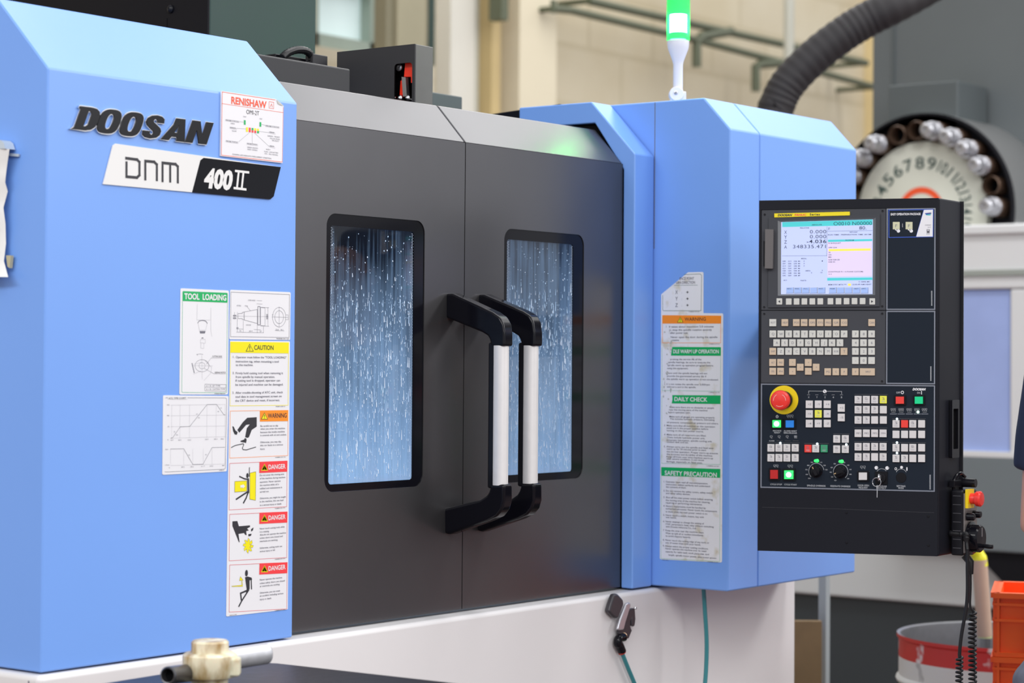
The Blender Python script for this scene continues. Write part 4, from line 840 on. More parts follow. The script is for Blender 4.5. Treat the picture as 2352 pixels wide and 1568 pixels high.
for tt, x in (('ABSOLU', 312), ('REL', 378), ('ALL', 446), ('HNDL', 572), ('PRGRM', 664), ('NEXT', 862), ('(OPRT)', 922)): X_(tt, x, 798, x+38, 8, .01)
s.done('screen', 'lit LCD screen showing axis positions', disp)
# card slot cover at the left of the display
s = St(fs_, K); s.m.prism(fs_, s.P([(143, 310), (210, 312), (204, 632), (140, 630)]), 0, .014, mat('slot_cover', (.12, .11, .11), .4)); s.m.build('card_cover', disp, bevel=.0015)
s = St(fs_, K); s.m.prism(fs_, s.P([(122, 405), (138, 405), (136, 610), (121, 610)]), 0, .004, BLACK); s.m.build('cover_latch', disp)
for x, y in ((130, 188), (1095, 158), (126, 945), (1092, 938)):
    s = St(fs_, K); u, v = s.q(x, y); s.m.lathe(fs_, u, v, [(.0022, 0), (.0022, .0008), (.0015, .0012), (.0002, .0008)], BLACK, 12); s.m.build('screw', disp)
def key(parent, name, cv, x, y, w, h, mt, legend=None, lw=None, lh=None, th=.0035, lmt=INKG, fr=fs_, sub=None, bev=.0009, leds=None):
    s = St(fr, cv); u, v = s.q(x, y); du = (s.q(x+w/2, y)[0]-s.q(x-w/2, y)[0])/2; dv = (s.q(x, y-h/2)[1]-s.q(x, y+h/2)[1])/2
    m = s.m; m.box(fr, u-du, u+du, v-dv, v+dv, 0, th, mt)
    if legend:
        lw_ = lw or min(.6, .17*len(legend)+.08); lh_ = lh or .42
        vs, fs, wd, hh = glyphs(legend)
        if vs and len(legend) == 1: cc_ = dv*lh_*1.7; hw_ = wd*cc_/CAPH/2; m.text(fr, legend, (u+du*.12-hw_, v-dv*lh_*.8), u+du*.12+hw_, cc_, th+.0002, lmt)
        elif vs: m.text(fr, legend, (u-du*lw_+du*.12, v-dv*lh_*.8), u+du*lw_+du*.12, dv*lh_*1.7, th+.0002, lmt)
    if sub: m.text(fr, sub, (u-du*.8, v+dv*.42), u-du*.8+du*.3, dv*.35, th+.0002, lmt)
    return m.build(name, parent, bevel=bev, seg=2, smooth=0)
# soft keys
for x in (328, 392, 456, 521, 586, 669, 735, 801, 866, 932): key(disp, 'soft_key', K, x, 900-(x-328)*.006, 47, 52, KEYW, fr=fs_.off(.002))
for x, ar in ((251, -1), (1011, 1)):
    k_ = key(disp, 'soft_key', K, x, 899, 47, 52, KEYW, fr=fs_.off(.002))
    s = St(fs_.off(.002), K); s.pg([(x-8*ar, 888), (x+9*ar, 899), (x-8*ar, 910)], INK, .0038); s.m.build('arrow_mark', disp, smooth=0)
# MDI keys
Y1, Y2, Y3, Y4, Y5 = 1072, 1165, 1237, 1307, 1382; kw, kh = 55, 58
for x, mt, lg in ((198, KEYW, 'RST'), (296, KEYT, 'HELP'), (390, KEYT, 'POS'), (454, KEYT, 'PRG'), (520, KEYT, 'OFS'), (585, KEYT, 'SYS'), (649, KEYT, 'MSG'), (715, KEYT, 'GR'), (780, KEYT, 'CG'), (1006, KEYT, 'CAN')): key(kbd, 'key', K, x, Y1, kw, kh, mt, lg, .7, .32)
for i, ch in enumerate('QWERTYUIOP'): key(kbd, 'key', K, 198+i*64.7, Y2, kw, kh, KEYW, ch, sub='.')
for i, ch in enumerate('ASDFGHJKL'): key(kbd, 'key', K, 229+i*64.7, Y3, kw, kh, KEYW, ch, sub='.')
key(kbd, 'key', K, 197, Y4, kw, kh, KEYT, 'SHF', .6, .3)
for i, ch in enumerate('ZXCVBNM'): key(kbd, 'key', K, 262+i*64.6, Y4, kw, kh, KEYW, ch, sub='.')
key(kbd, 'key', K, 714, Y4, kw, kh, KEYW, 'EOB', .6, .3); key(kbd, 'key', K, 780, Y4, kw, kh, KEYT, 'T', .2)
for r, row in enumerate(('789', '456', '123', '-0.')):
    for i, ch in enumerate(row): key(kbd, 'key', K, 873+i*66, (Y2, Y3, Y4, Y5)[r], kw, kh, KEYW, ch)
for x, y, lg in ((197, 1398, 'ALT'), (261, 1398, 'INS'), (197, 1470, 'DEL'), (261, 1470, 'IN'), (358, 1398, '^'), (358, 1470, 'v'), (488, 1398, '+'), (488, 1470, '-'), (422, 1437, '<'), (552, 1437, '>'), (647, 1474, 'PG'), (713, 1474, 'C'), (780, 1474, 'P'), (873, 1474, 'F')): key(kbd, 'key', K, x, y, kw, kh, KEYT, lg, .5, .3)
key(kbd, 'key', K, 971, 1474, 122, kh, KEYT, 'INPUT', .35, .3)
for x, y in ((126, 1000), (1092, 998), (1090, 1552)):
    s = St(fs_, K); u, v = s.q(x, y); s.m.lathe(fs_, u, v, [(.0022, 0), (.0022, .0008), (.0015, .0012), (.0002, .0008)], BLACK, 12); s.m.build('screw', kbd)
# blank panel sticker
s = St(fs_, K); BB = mat('label_blue_line', (.03, .10, .55), .4)
s.back([(1144, 148), (1512, 140), (1510, 372), (1144, 378)], BB); s.pg([(1150, 154), (1430, 150), (1368, 368), (1150, 372)], PANELS, .001); s.pg([(1434, 150), (1507, 147), (1505, 367), (1370, 369)], STK, .001)
s.tx('EASY OPERATION PACKAGE', 1162, 194, 1406, 17, STK, .03); 
for x in (1207, 1312): s.pg([(x-28, 248), (x+28, 248), (x+28, 308), (x-28, 308)], mat('label_cream', (.62, .62, .42), .4), .00115); s.tx('F', x-8, 292, x+8, 24, INKG, 0, .0013); s.m.disc(fs_, *s.q(x+18, 322), .0034, .0014, STK); s.ln([(x-6, 312), (x+10, 318)], .0018, STK, .0014)
s.ln([(1258, 262), (1258, 290)], .0006, STK)
s.pg([(1440, 176), (1494, 170), (1494, 182), (1450, 190)], BB); s.pg([(1444, 190), (1492, 184), (1488, 194), (1460, 194)], mat('label_teal', (.02, .5, .5), .4), .0012); s.tx('WORKSHOP', 1442, 278, 1490, 8, INKG); s.tx('KIT', 1466, 296, 1490, 8, INKG)
s.pg([(1456, 308), (1480, 308), (1480, 340), (1456, 340)], INKG); s.pg([(1462, 312), (1474, 312), (1474, 320), (1462, 320)], STK, .0013); s.tx('E-Z', 1456, 352, 1480, 9, INKG)
s.done('package_label', 'label reading EASY OPERATION PACKAGE', bl1)
for par, cv, x, y0, y1 in ((bl1, K, 1497, 812, 936), (bl2, K, 1490, 1430, 1550), (opp, O, 1484, 820, 942)):
    s = St(fs_, cv); n_ = 12
    for i in range(n_): yy = y0+(y1-y0)*i/n_; s.pg([(x-5, yy), (x+5, yy), (x+5, yy+7), (x-5, yy+7)], PRINT, .0006)
    s.done('serial_print', None, par)
# operation panel buttons
bw_, bh_ = 57, 62; OT = dict(th=.0045, bev=.0007)
def btn(x, y, mt=BTNW, lg=None, lw=.5, lh=.28, w=bw_, h=bh_):
    if lg and not (lg[0] in '+-' or lg[:2] == 'MF'):      # unreadable pictogram: a few fine strokes
        s = St(fs_, O); u, v = s.q(x, y); du = (s.q(x+w/2, y)[0]-s.q(x-w/2, y)[0])/2; dv = (s.q(x, y-h/2)[1]-s.q(x, y+h/2)[1])/2
        m = s.m; m.box(fs_, u-du, u+du, v-dv, v+dv, 0, .0045, mt); z = .0047; k = sum(map(ord, lg))
        m.stroke(fs_, [(u-du*.35, v+dv*.55), (u+du*.2, v+dv*.55), (u+du*.35, v+dv*.1*(k % 3)), (u-du*.3, v+dv*.05)], .0006, z, INKG, closed=bool(k % 2))
        m.seg(fs_, (u-du*.1, v+dv*.5), (u+du*(.3-.1*(k % 4)), v), .0006, z, INKG)
        for q_ in (.35, .6): m.seg(fs_, (u-du*.5, v-dv*q_), (u+du*.5, v-dv*q_), .0007, z, INKL)
        return m.build('push_button', opp, bevel=.0007, smooth=0)
    return key(opp, 'push_button', O, x, y, w, h, mt, lg, lw, lh, **OT)
jog = [['+Z', '-Y', '+4'], ['+X', 'RAPID', '-X'], ['-4', '+Y', '-Z']]
for r, y in enumerate((243, 321, 400)):
    for c_, x in enumerate((497, 570, 643)): btn(x, y, BTNY if (r, c_) == (1, 1) else BTNW, jog[r][c_])
btn(758, 272, lg='+5'); btn(758, 351, lg='-5')
lg1 = [['SNGL', 'OPT', 'DRY', 'MC'], ['LOCK', 'MO1', 'BDT', None], ['AXS', 'MST', None, None]]
for r, y in enumerate((205, 287, 371)):
    for c_, x in enumerate((896, 963, 1031, 1102)): btn(x, y, BTNY if (r, c_) == (0, 3) else BTNW, lg1[r][c_], .6, .2)
for c_, x in enumerate((896, 963, 1031, 1100)):
    btn(x, 480, lg='MF%d' % (c_+1), lw=.6); btn(x, 590, lg=('CLNT', 'FLSH', 'AIR', 'MIST')[c_], lw=.6, lh=.22); btn(x, 674, lg=('CHIP', 'GUN', None, 'LAMP')[c_], lw=.6, lh=.22)
for c_, x in enumerate((1206, 1276, 1343, 1415)):
    btn(x, 403, BTNR if c_ == 1 else BTNW, ('ATC', None, 'MAG', None)[c_], .5, .22); btn(x, 489); btn(x, 598, lg=('ORI', None, 'TC', None)[c_], lw=.5, lh=.22); btn(x, 685, lg=('DR', 'CY', None, None)[c_], lw=.5, lh=.22)
for c_, x in enumerate((183, 248, 313, 381)): btn(x, 599, lg=('EDT', 'MEM', 'MDI', 'TP')[c_], lw=.5, lh=.22); btn(x, 680, lg=('JOG', 'HDL', 'RPD', 'ZRN')[c_], lw=.5, lh=.22)
btn(486, 605, BTNR, 'STP', .5, .22); btn(549, 605, BTNW, 'JOG', .5, .22); btn(618, 605, BTNDG, 'STR', .5, .22)
btn(721, 526, lg='10', lh=.22); btn(791, 526, lg='100', lh=.22); btn(721, 610, lg='25', lh=.22); btn(791, 610, lg='50', lh=.22)
def big(x, y, mt, w=66, h=58, core=None):
    s = St(fs_, O); s.m.prism(fs_, s.P([(x-w*.72, y-h*.72), (x+w*.72, y-h*.72), (x+w*.72, y+h*.72), (x-w*.72, y+h*.72)]), 0, .004, BLACKM); s.m.build('button_bezel', opp, bevel=.001)
    m_ = MB(); s = St(fs_, O); s.m.prism(fs_, s.P([(x-w/2, y-h/2), (x+w/2, y-h/2), (x+w/2, y+h/2), (x-w/2, y+h/2)]), .004, .0075, mt)
    if core: u, v = s.q(x, y); s.m.disc(fs_, u, v, .0055, .0078, core, 20)
    s.m.build('push_button', opp, bevel=.0008)
big(232, 402, LITG, core=LITC); big(339, 403, BTNB); big(1239, 209, BTNR); big(1394, 209, BTNG); big(211, 815, BTNDR, 62, 72); big(331, 818, LITG, 72, 68, core=LITC); big(937, 830, BTNW, 66, 60)
# indicator lamps
for x, y, mt, r in ((258, 560, LEDW, .0022), (560, 566, LEDW, .0022), (798, 572, LEDW, .0022), (1213, 362, LEDW, .0022), (1213, 556, LEDW, .0022), (1213, 641, LEDW, .0022), (1385, 306, LITC, .0028), (560, 705, LITG, .0036), (762, 710, LITG, .0036), (545, 705, LITG, .003), (748, 710, LITG, .003)):
    s = St(fs_, O); u, v = s.q(x, y); s.m.lathe(fs_, u, v, [(r, 0), (r, .001), (r*.7, .002), (.0002, .0024)], mt, 16); s.m.build('indicator_lamp', opp)
# printing on the operation panel
s = St(fs_, O); w_ = .0008
T_ = lambda tt, x, y, x1, cap=11, bold=.02, mt=PRINT: s.tx(tt, x, y, x1, cap, mt, bold, w_)
s.tx('DOOSAN', 1340, 128, 1444, 17, STK, .06, w_, .25); T_('OFF', 1206, 154, 1240, 14); s.ln([(1257+10*math.cos(a), 146+11*math.sin(a)) for a in [i*math.pi/8 for i in range(17)]], .0012, STK, w_); T_('ON', 1376, 156, 1402, 14); s.ln([(1414, 136), (1414, 160)], .0014, STK, w_)
T_('MACHINE', 198, 464, 266); T_('READY', 208, 480, 258); T_('ALARM RESET', 286, 466, 394); T_('EMG.RELEASE', 286, 482, 394); T_('CYCLE STOP', 176, 902, 272); T_('CYCLE START', 290, 904, 394); T_('SPINDLE OVERRIDE', 476, 914, 628, 13); T_('FEEDRATE OVERRIDE', 668, 918, 832, 13); T_('DOOR OPEN', 892, 912, 984, 13); T_('REQUEST', 900, 930, 974, 13); T_('PROGRAM', 1046, 918, 1128, 13); T_('PROTECT', 1048, 934, 1124, 13); T_('SETTING', 1210, 918, 1282, 13); T_('MODE', 1224, 934, 1268, 13)
s.ln([(490, 155), (490, 134), (760, 138), (760, 158)], .0008, PRINT, w_); s.m.disc(fs_, *s.q(622, 137), .0036, w_+.0001, STK); s.ln([(616, 130), (628, 146)], .0010, PANELS, w_+.0002)
for i, ch in enumerate('XYZ45'): x = 490+i*67; T_(ch, x-5, 192, x+6, 13); s.ln([(x-12, 165), (x+12, 165)], .0005, PRINT, w_)
for x0, x1, y in ((868, 1134, 162), (868, 1132, 246), (868, 1132, 330), (866, 1132, 436), (866, 1132, 548), (866, 1132, 636), (1176, 1446, 361), (1176, 1446, 446), (1176, 1446, 556), (1176, 1446, 641), (156, 412, 556), (156, 412, 638), (456, 652, 563), (694, 822, 484), (694, 822, 570)): s.ln([(x0, y), (x1, y+1)], .0014, BEZEL, w_)
def marks(x, y, w, h, n):      # unreadable small signs
    for i in range(n):
        x0 = x-w/2+i*w/n; ww = w/n*.72
        s.ln([(x0, y-h), (x0+ww, y-h), (x0+ww, y-h*.45), (x0, y-h*.4)], .0005, PRINT, w_, True); s.ln([(x0+ww/2, y-h*.4), (x0+ww*.5, y), (x0+ww, y)], .0005, PRINT, w_)
s.ln([(232+9*math.cos(a), 344-10*math.sin(a)) for a in [math.radians(130+i*28) for i in range(11)]], .0008, STK, w_); s.ln([(232, 330), (232, 342)], .0008, STK, w_); marks(340, 352, 56, 22, 3)
for x in (187, 252, 318, 384): marks(x, 520, 24, 20, 1 if x < 380 else 3)
T_('ALARM', 165, 546, 208, 9)
for x in (252, 318, 384): s.ln([(x-22, 541), (x+22, 542)], .0012, BEZEL, w_)
for x in (1184, 1248, 1314, 1378, 1440): marks(x, 298, 44, 20, 3); s.ln([(x-26, 322), (x+26, 322)], .0014, FRAMEG, w_); s.ln([(x-16, 308), (x+16, 308)], .0006, PRINT, w_)
marks(225, 758, 44, 20, 2); marks(343, 760, 46, 20, 2); marks(937, 770, 46, 22, 2); s.ln([(888, 790), (986, 792)], .0006, PRINT, w_)
def arcs(cx, cy, r, a0, a1, t, n=20): s.ln([(cx+r*math.cos(math.radians(a0+(a1-a0)*i/n)), cy-r*1.05*math.sin(math.radians(a0+(a1-a0)*i/n))) for i in range(n+1)], t, PRINT, w_)
arcs(553, 790, 62, 225, 10, .0009); arcs(752, 795, 60, 230, -50, .0009); arcs(1088, 818, 46, 150, 40, .0009); arcs(1247, 820, 46, 150, 30, .0009)
for k in range(9):
    a = math.radians(225-k*27); T_(str(50+k*10), 553+82*math.cos(a)-10, 790-82*math.sin(a)+5, 553+82*math.cos(a)+10, 9)
for k in range(11):
    a = math.radians(238-k*28); T_(str(k*20), 752+82*math.cos(a)-9, 795-82*math.sin(a)+5, 752+82*math.cos(a)+9, 9)
s.ln([(1203+8*math.cos(a), 770+9*math.sin(a)) for a in [i*math.pi/6 for i in range(13)]], .0010, STK, w_); s.m.disc(fs_, *s.q(1250, 758), .0028, w_, STK); s.ln([(1294, 762), (1294, 782)], .0022, STK, w_); s.m.disc(fs_, *s.q(1044, 762), .0036, w_, STK); s.m.disc(fs_, *s.q(1132, 764), .0036, w_, STK); s.pg([(1050, 750), (1058, 762), (1050, 776)], STK, w_); s.pg([(1140, 752), (1150, 764), (1140, 778)], STK, w_)
s.done('panel_printing', None, opp)
# emergency stop
s = St(fs_, O); u, v = s.q(288, 207); m = MB(); m.cyl(fs_, u, v, .0295, 0, .0015, YEL, 40); es = m.build('emergency_stop', opp); es['label'] = 'red mushroom emergency stop on a yellow ring'
m = MB(); m.lathe(fs_, u, v, [(.0185, .0015), (.0185, .012), (.013, .013), (.0125, .036)], BLACK, 32); m.lathe(fs_, u, v, [(.0128, .026), (.0150, .030), (.0150, .037)], mat('orange_collar', (.75, .10, .02), .4), 32); m.lathe(fs_, u, v, [(.0150, .036), (.0195, .038), (.0205, .044), (.0195, .051), (.0165, .054), (.008, .0555), (.0003, .056)], RED, 36)
for k in range(3):
    a0 = k*2.09; m.stroke(fs_, [(u+.0125*math.cos(a0+i*.14), v+.0125*math.sin(a0+i*.14)) for i in range(9)], .0010, .0557, mat('pale_arrow', (.9, .45, .42), .4))
m.build('mushroom_button', opp)
# override knobs
for (x, y, a) in ((550, 790, 115), (748, 795, 200)):
    s = St(fs_, O); u, v = s.q(x, y); m = MB(); m.lathe(fs_, u, v, [(.0135, 0), (.0130, .003), (.0115, .004), (.0105, .015), (.0092, .017), (.0003, .0175)], BLACKG, 32)
    f2 = Fr(fs_.at(u, v, .0175), fs_.ex*math.cos(math.radians(a))+fs_.ey*math.sin(math.radians(a)), -fs_.ex*math.sin(math.radians(a))+fs_.ey*math.cos(math.radians(a)))
    m.box(f2, -.008, .011, -.0028, .0028, -.002, .0035, BLACK); m.box(f2, .006, .0105, -.0008, .0008, .0035, .0039, mat('brass_mark', (.6, .42, .2), .4)); m.build('override_knob', opp, bevel=.0005)
# key switch with key and ring
s = St(fs_, O); u, v = s.q(1085, 845); m = MB(); m.box(fs_, u-.0125, u+.0125, v-.013, v+.013, 0, .004, BLACKM); m.cyl(fs_, u, v, .0095, .004, .011, BLACK, 28); m.build('key_switch', opp, bevel=.0006)
u2, v2 = s.q(1085, 835); m = MB(); m.box(fs_, u2-.0012, u2+.0012, v2-.004, v2+.004, .011, .028, STEEL); m.cyl(Fr(fs_.at(u2-.001, v2, .030), fs_.ez, fs_.ey), 0, 0, .0075, -.0012, .0012, CHROME, 24); kk = m.build('switch_key', opp)
G = fs_.off(.03).px; kf = fs_.off(.03); c = G(*O(1046, 880)); m = MB(); m.tube([kf.at(c[0]+.0085*math.cos(i*math.pi/12), c[1]+.0088*math.sin(i*math.pi/12)) for i in range(25)], .0007, CHROME, 8)
a = G(*O(1046, 910)); b = G(*O(1049, 1005)); m.tube([kf.at(*a), kf.at((a[0]+b[0])/2+.0006, (a[1]+b[1])/2), kf.at(*b)], .0011, CHROME, 8); m.build('key_ring', opp)
s = St(fs_, O); u, v = s.q(1247, 843); m = MB(); m.lathe(fs_, u, v, [(.0105, 0), (.0100, .001), (.0003, .0012)], BLACKM, 28); m.build('blank_plug', opp)
# lower cover seam + screws
s = St(fp, O); m = s.m
s.ln([(110, 1085), (700, 1098), (1515, 1130)], .0006, mat('seam_line', (.035, .037, .045), .5), .0003); m.build('cover_seam', PD, smooth=0)
for x, y in ((800, 1130), (1468, 1160), (800, 1375), (1470, 1398)):
    s = St(fp, O); u, v = s.q(x, y); s.m.lathe(fp, u, v, [(.0025, 0), (.0022, .001), (.0002, .0012)], BLACK, 12); s.m.build('screw', PD)
# support bracket between pendant and housing
ab = fp.at(.16, HP*.55, -DP); m = MB(); m.box(XYZ, ab[0]+.002, ab[0]+.215, ab[1]-.03, ab[1]+.03, ab[2], ab[2]+.10, PANEL); m.box(XYZ, ab[0]+.165, ab[0]+.215, ab[1]+.03, YR-.0005, ab[2], ab[2]+.10, PANEL); m.build('mounting_arm', PD)
#--SECTION handwheel
# ------------------------------------------------------------------ hand pulse unit on the side of the pendant
HW = thing('handwheel_unit', sf.at(.14, .02, .02), 'black hand-held jog box with red stop button and dial, hung on the control panel side', 'handwheel')
V = lambda py, px=2200: SQ(px, py)[1]
# frame: hangs on side face; its own front faces right along +ex (away), side visible
hw = Fr(sf.at(.048, 0, 0.003), sf.ex, FZ)      # u along pendant depth (away), w outward
# hw axes: ex = pendant depth direction, ez = outward of side face (pendant ex)
vb, vt = V(1270), V(1122)
m = MB(); m.solid(hw, [(0, vb), (.075, vb), (.075, vt), (0, vt)], .004, .030, BLACK); bodyo = m.build('body', HW, bevel=.004, seg=3)
ffr = Fr(hw.at(0, 0, .030), hw.ex, FZ)
for k in range(7):
    m = MB(); vv = vt-.012-k*.0175; s0 = Fr(hw.at(0, 0, 0), hw.ez, FZ)
    m.box(Fr(hw.at(-.0005, 0, 0), -hw.ez, FZ), -.026, -.009, vv, vv+.0012, 0, .0012, mat('rib_grey', (.07, .07, .08), .4)); m.build('rib', HW)
m = MB(); m.box(hw, .004, .071, vb+.006, vt-.006, .030, .032, mat('face_plate', (.25, .23, .22), .3, metal=.5)); m.build('face_plate', HW)
fv = lambda py: SQ(2230, py)[1]
m = MB(); ve = V(1141); m.box(ffr, .008, .040, ve-.019, ve+.019, .002, .008, YEL); m.lathe(ffr, .024, ve, [(.011, .008), (.011, .018), (.0150, .020), (.0158, .028), (.013, .031), (.0003, .0315)], RED, 28); e_ = m.build('stop_button', HW); e_['label'] = 'red stop button on a yellow square'
for du, py in ((.018, 1182), (.052, 1178)):
    m = MB(); m.lathe(ffr, du, V(py), [(.008, .002), (.0075, .016), (.006, .018), (.0003, .0182)], BLACKG, 24); m.build('selector_knob', HW)
vd = V(1232); m = MB(); m.lathe(ffr, .038, vd, [(.034, .002), (.034, .005), (.028, .006), (.028, .022), (.025, .025), (.0003, .0255)], BLACKG, 40); m.box(ffr, .036, .040, vd+.004, vd+.022, .0255, .0262, STEEL); m.build('dial', HW)
m = MB(); m.lathe(ffr, .05, vd-.016, [(.004, .0255), (.005, .036), (.0045, .044), (.0003, .0445)], BLACK, 16); m.build('crank_knob', HW)
m = MB(); hv = V(1098)
m.tube(bez([hw.at(.01, vt-.005, .006), hw.at(.01, hv, .008), hw.at(.03, hv+.012, .012), hw.at(.055, hv+.004, .012)], 5), .004, BLACKG, 10)
m.box(hw, .0, .07, hv-.016, hv-.002, .0, .012, BLACK); m.cyl(Fr(hw.at(.045, hv-.008, .01), hw.ex, FZ), 0, 0, .009, 0, .030, BLACK, 20); m.build('hook', HW, bevel=.001)
# cables
m = MB(); g0 = sf.at(SQ(2178, 1224)[0], SQ(2178, 1224)[1], 0); g1 = sf.at(SQ(2178, 1224)[0], SQ(2178, 1224)[1]-.002, .035)
cpl = lambda px, py: D(px, py, 4.40)
e2_ = cpl(2222, 1262)
path = bez([g0+sf.ez*.004, g1, (g1+e2_)/2+np.array([0, 0, .010]), e2_], 7)
CT = thing('cable', g0, 'black cable with ribbed strain relief leaving the side of the control panel', 'cable')
m.tube(path, [.0062+.0014*(i % 2) if i < len(path)-5 else .0040 for i in range(len(path))], RUB, 12); m.build('strain_relief', CT)
m = MB(); m.tube(bez([e2_, cpl(2222, 1300), cpl(2221, 1380), cpl(2208, 1460), cpl(2204, 1500), cpl(2205, 1512)], 8), .0036, RUB, 10); m.build('straight_lead', CT)
m = MB(); helix([cpl(2204, 1508), cpl(2203, 1560), cpl(2202, 1660), cpl(2200, 1740)], .0060, 24, .0024, m, RUB); m.build('coil', CT)
cpm = lambda px, py: D(px, py, 4.435)
C2T = thing('coiled_cable', hw.at(.03, vb, .02), 'black coiled cord hanging from the bottom of the jog box', 'cable')
m = MB(); b0 = hw.at(.03, vb-.001, .022); m.tube([b0, cpm(2228, 1290), cpm(2229, 1318)], [.0085, .0085, .006], RUB, 12); m.build('cord_boot', C2T)
m = MB(); m.tube(bez([cpm(2229, 1316), cpm(2229, 1350), cpm(2228, 1390), cpm(2234, 1402), cpm(2241, 1410)], 6), .0026, RUB, 10); m.build('cord', C2T)
m = MB(); helix([cpm(2234, 1405), cpm(2233, 1470), cpm(2234, 1540), cpm(2234, 1640), cpm(2234, 1740)], .0070, 32, .0025, m, RUB); m.build('coil', C2T)
#--SECTION airgun
# ------------------------------------------------------------------ air gun on the base
zg = 4.52
AG = thing('air_gun', D(1425, 1450, 4.52), 'dark air blow gun hanging on the white machine base below the doors', 'air gun')
gc = conv(1340, 1340, 6.878)
gb = Fr((0, -.022, 0), FX, FZ)      # plane in front of the base
gq = lambda pts: [gb.px(*gc(*p)) for p in pts]
DG = mat('gun_dark', (.045, .042, .05), .35); m = MB(); m.solid(gb, gq([(470, 160), (530, 155), (620, 250), (628, 330), (555, 510), (545, 548), (480, 540), (385, 440), (400, 380), (430, 280)]), -.010, .003, DG); m.build('magnet_holder', AG, bevel=.005, seg=3)
m = MB(); m.solid(gb, gq([(640, 320), (670, 292), (715, 300), (718, 350), (640, 600), (608, 728), (540, 740), (505, 722), (550, 560), (620, 380)]), -.001, .006, mat('gun_silver', (.55, .55, .60), .3, metal=.6)); m.build('lever', AG, bevel=.005, seg=3)
m = MB(); m.solid(gb, gq([(790, 385), (815, 400), (820, 470), (826, 560), (812, 665), (790, 678), (765, 660), (762, 590), (770, 540), (745, 590), (745, 680), (770, 740), (745, 800), (720, 865), (680, 868), (655, 840), (645, 790), (570, 800), (570, 740), (630, 700), (655, 560), (700, 440), (740, 400)]), -.007, .000, DG); m.build('body', AG, bevel=.004, seg=3)
p3 = lambda x, y, w=.000: gb.at(*gb.px(*gc(x, y)), w)
m = MB(); m.tube([p3(815, 400), p3(822, 372)], .0035, STEEL, 12); m.build('nozzle', AG)
m = MB(); m.tube([p3(650, 810), p3(610, 850)], .007, mat('brass', (.6, .4, .25), .35, metal=.7), 14); m.build('brass_ring', AG)
m = MB(); m.tube(bez([p3(635, 845), p3(560, 870), p3(545, 940), p3(570, 970), p3(610, 1070)], 5), .0095, BLACKG, 14); m.build('elbow_fitting', AG)
m = MB(); m.tube([p3(604, 1068), p3(612, 1090)], .0088, mat('fitting_red', (.35, .03, .02), .4), 14); m.build('collar', AG)
m = MB(); m.tube(bez([p3(606, 1085), p3(700, 1320), p3(800, 1560), p3(900, 1820), p3(960, 2200)], 6), .0048, TEAL, 12); m.build('hose', AG)
#--SECTION foreground
# ------------------------------------------------------------------ foreground cart edge
zc_ = 3.55; TR = mat('tray_black', (.014, .012, .017), .38, var=.3, vscale=40, spec=.3, bump=.6, bscale=30)
cz = D(700, 1600, 3.3)[2]
CART = thing('tool_tray', (D(600, 1600, 3.5)[0], D(600, 1600, 3.5)[1], 0), 'shiny black tray top at the bottom edge below the left housing', 'tray')
def onz(px, py, z): return P(px, py, 2, z)
zt2 = onz(640, 1520, .845)[2]
A_ = [P(545, 1524, 1, -.20), P(640, 1524, 1, -.20)]
ztop = A_[1][2]
pl = lambda px, py: P(px, py, 2, ztop)[:2]
corner_l = pl(300, 1536); far = pl(640, 1522); rr = pl(1035, 1566)
back_l = np.array([P(-20, 1560, 1, -.2)[0], P(-20, 1560, 1, -.2)[1]])
d1 = np.array(rr)-np.array(far); 
m = MB(); L1 = pl(215, 1570); L2 = pl(360, 1546); dl = np.array(L1)-np.array(L2); poly = [tuple(far), tuple(np.array(far)+d1*1.25), tuple(np.array(far)+d1*1.25+np.array([-.35, -.45])), tuple(np.array(L1)+dl*1.5+np.array([-.0, -.25])), tuple(np.array(L1)+dl*1.5), tuple(pl(548, 1518))]
m.solid(XYZ, ccw(poly), ztop-.035, ztop, TR); m.build('tray_top', CART, bevel=.005, seg=3)
for (x, y) in [(p[0]*.9+np.mean([q_[0] for q_ in poly])*.1, p[1]*.9+np.mean([q_[1] for q_ in poly])*.1) for p in poly[:4]]:
    m = MB(); m.tube([(x, y, 0), (x, y, ztop-.036)], .014, STEEL, 10); m.build('leg', CART)
# plastic piece
c0 = P(486, 1556, 1, -.30)
def onTray(px, dy): return P(px, 1540, 1, dy)
NYL = bpy.data.materials.new('stained_nylon'); NYL.use_nodes = True; nt = NYL.node_tree; bs = nt.nodes['Principled BSDF']; bs.inputs['Roughness'].default_value = .35; bs.inputs['Subsurface Weight'].default_value = .15
tc = nt.nodes.new('ShaderNodeTexCoord'); n = nt.nodes.new('ShaderNodeTexNoise'); n.inputs['Scale'].default_value = 38; n.inputs['Detail'].default_value = 5; mp = nt.nodes.new('ShaderNodeMapping'); mp.inputs['Scale'].default_value = (1, 1, .4)
nt.links.new(tc.outputs['Object'], mp.inputs['Vector']); nt.links.new(mp.outputs['Vector'], n.inputs['Vector']); cr = nt.nodes.new('ShaderNodeValToRGB'); cr.color_ramp.elements[0].position = .36; cr.color_ramp.elements[0].color = (.38, .26, .11, 1); cr.color_ramp.elements[1].position = .56; cr.color_ramp.elements[1].color = (.76, .70, .52, 1); nt.links.new(n.outputs['Fac'], cr.inputs['Fac']); nt.links.new(cr.outputs['Color'], bs.inputs['Base Color'])
zN = 3.30; cN = D(482, 1520, zN); up = lambda py: D(482, py, zN)[2]; k_ = zN/F
base = Fr((cN[0], cN[1], 0), FX, (0, 1, 0)); NP = thing('nylon_spool', (cN[0], cN[1], ztop), 'yellowed white nylon stepped cylinder clamped over the steel bar', 'spool')
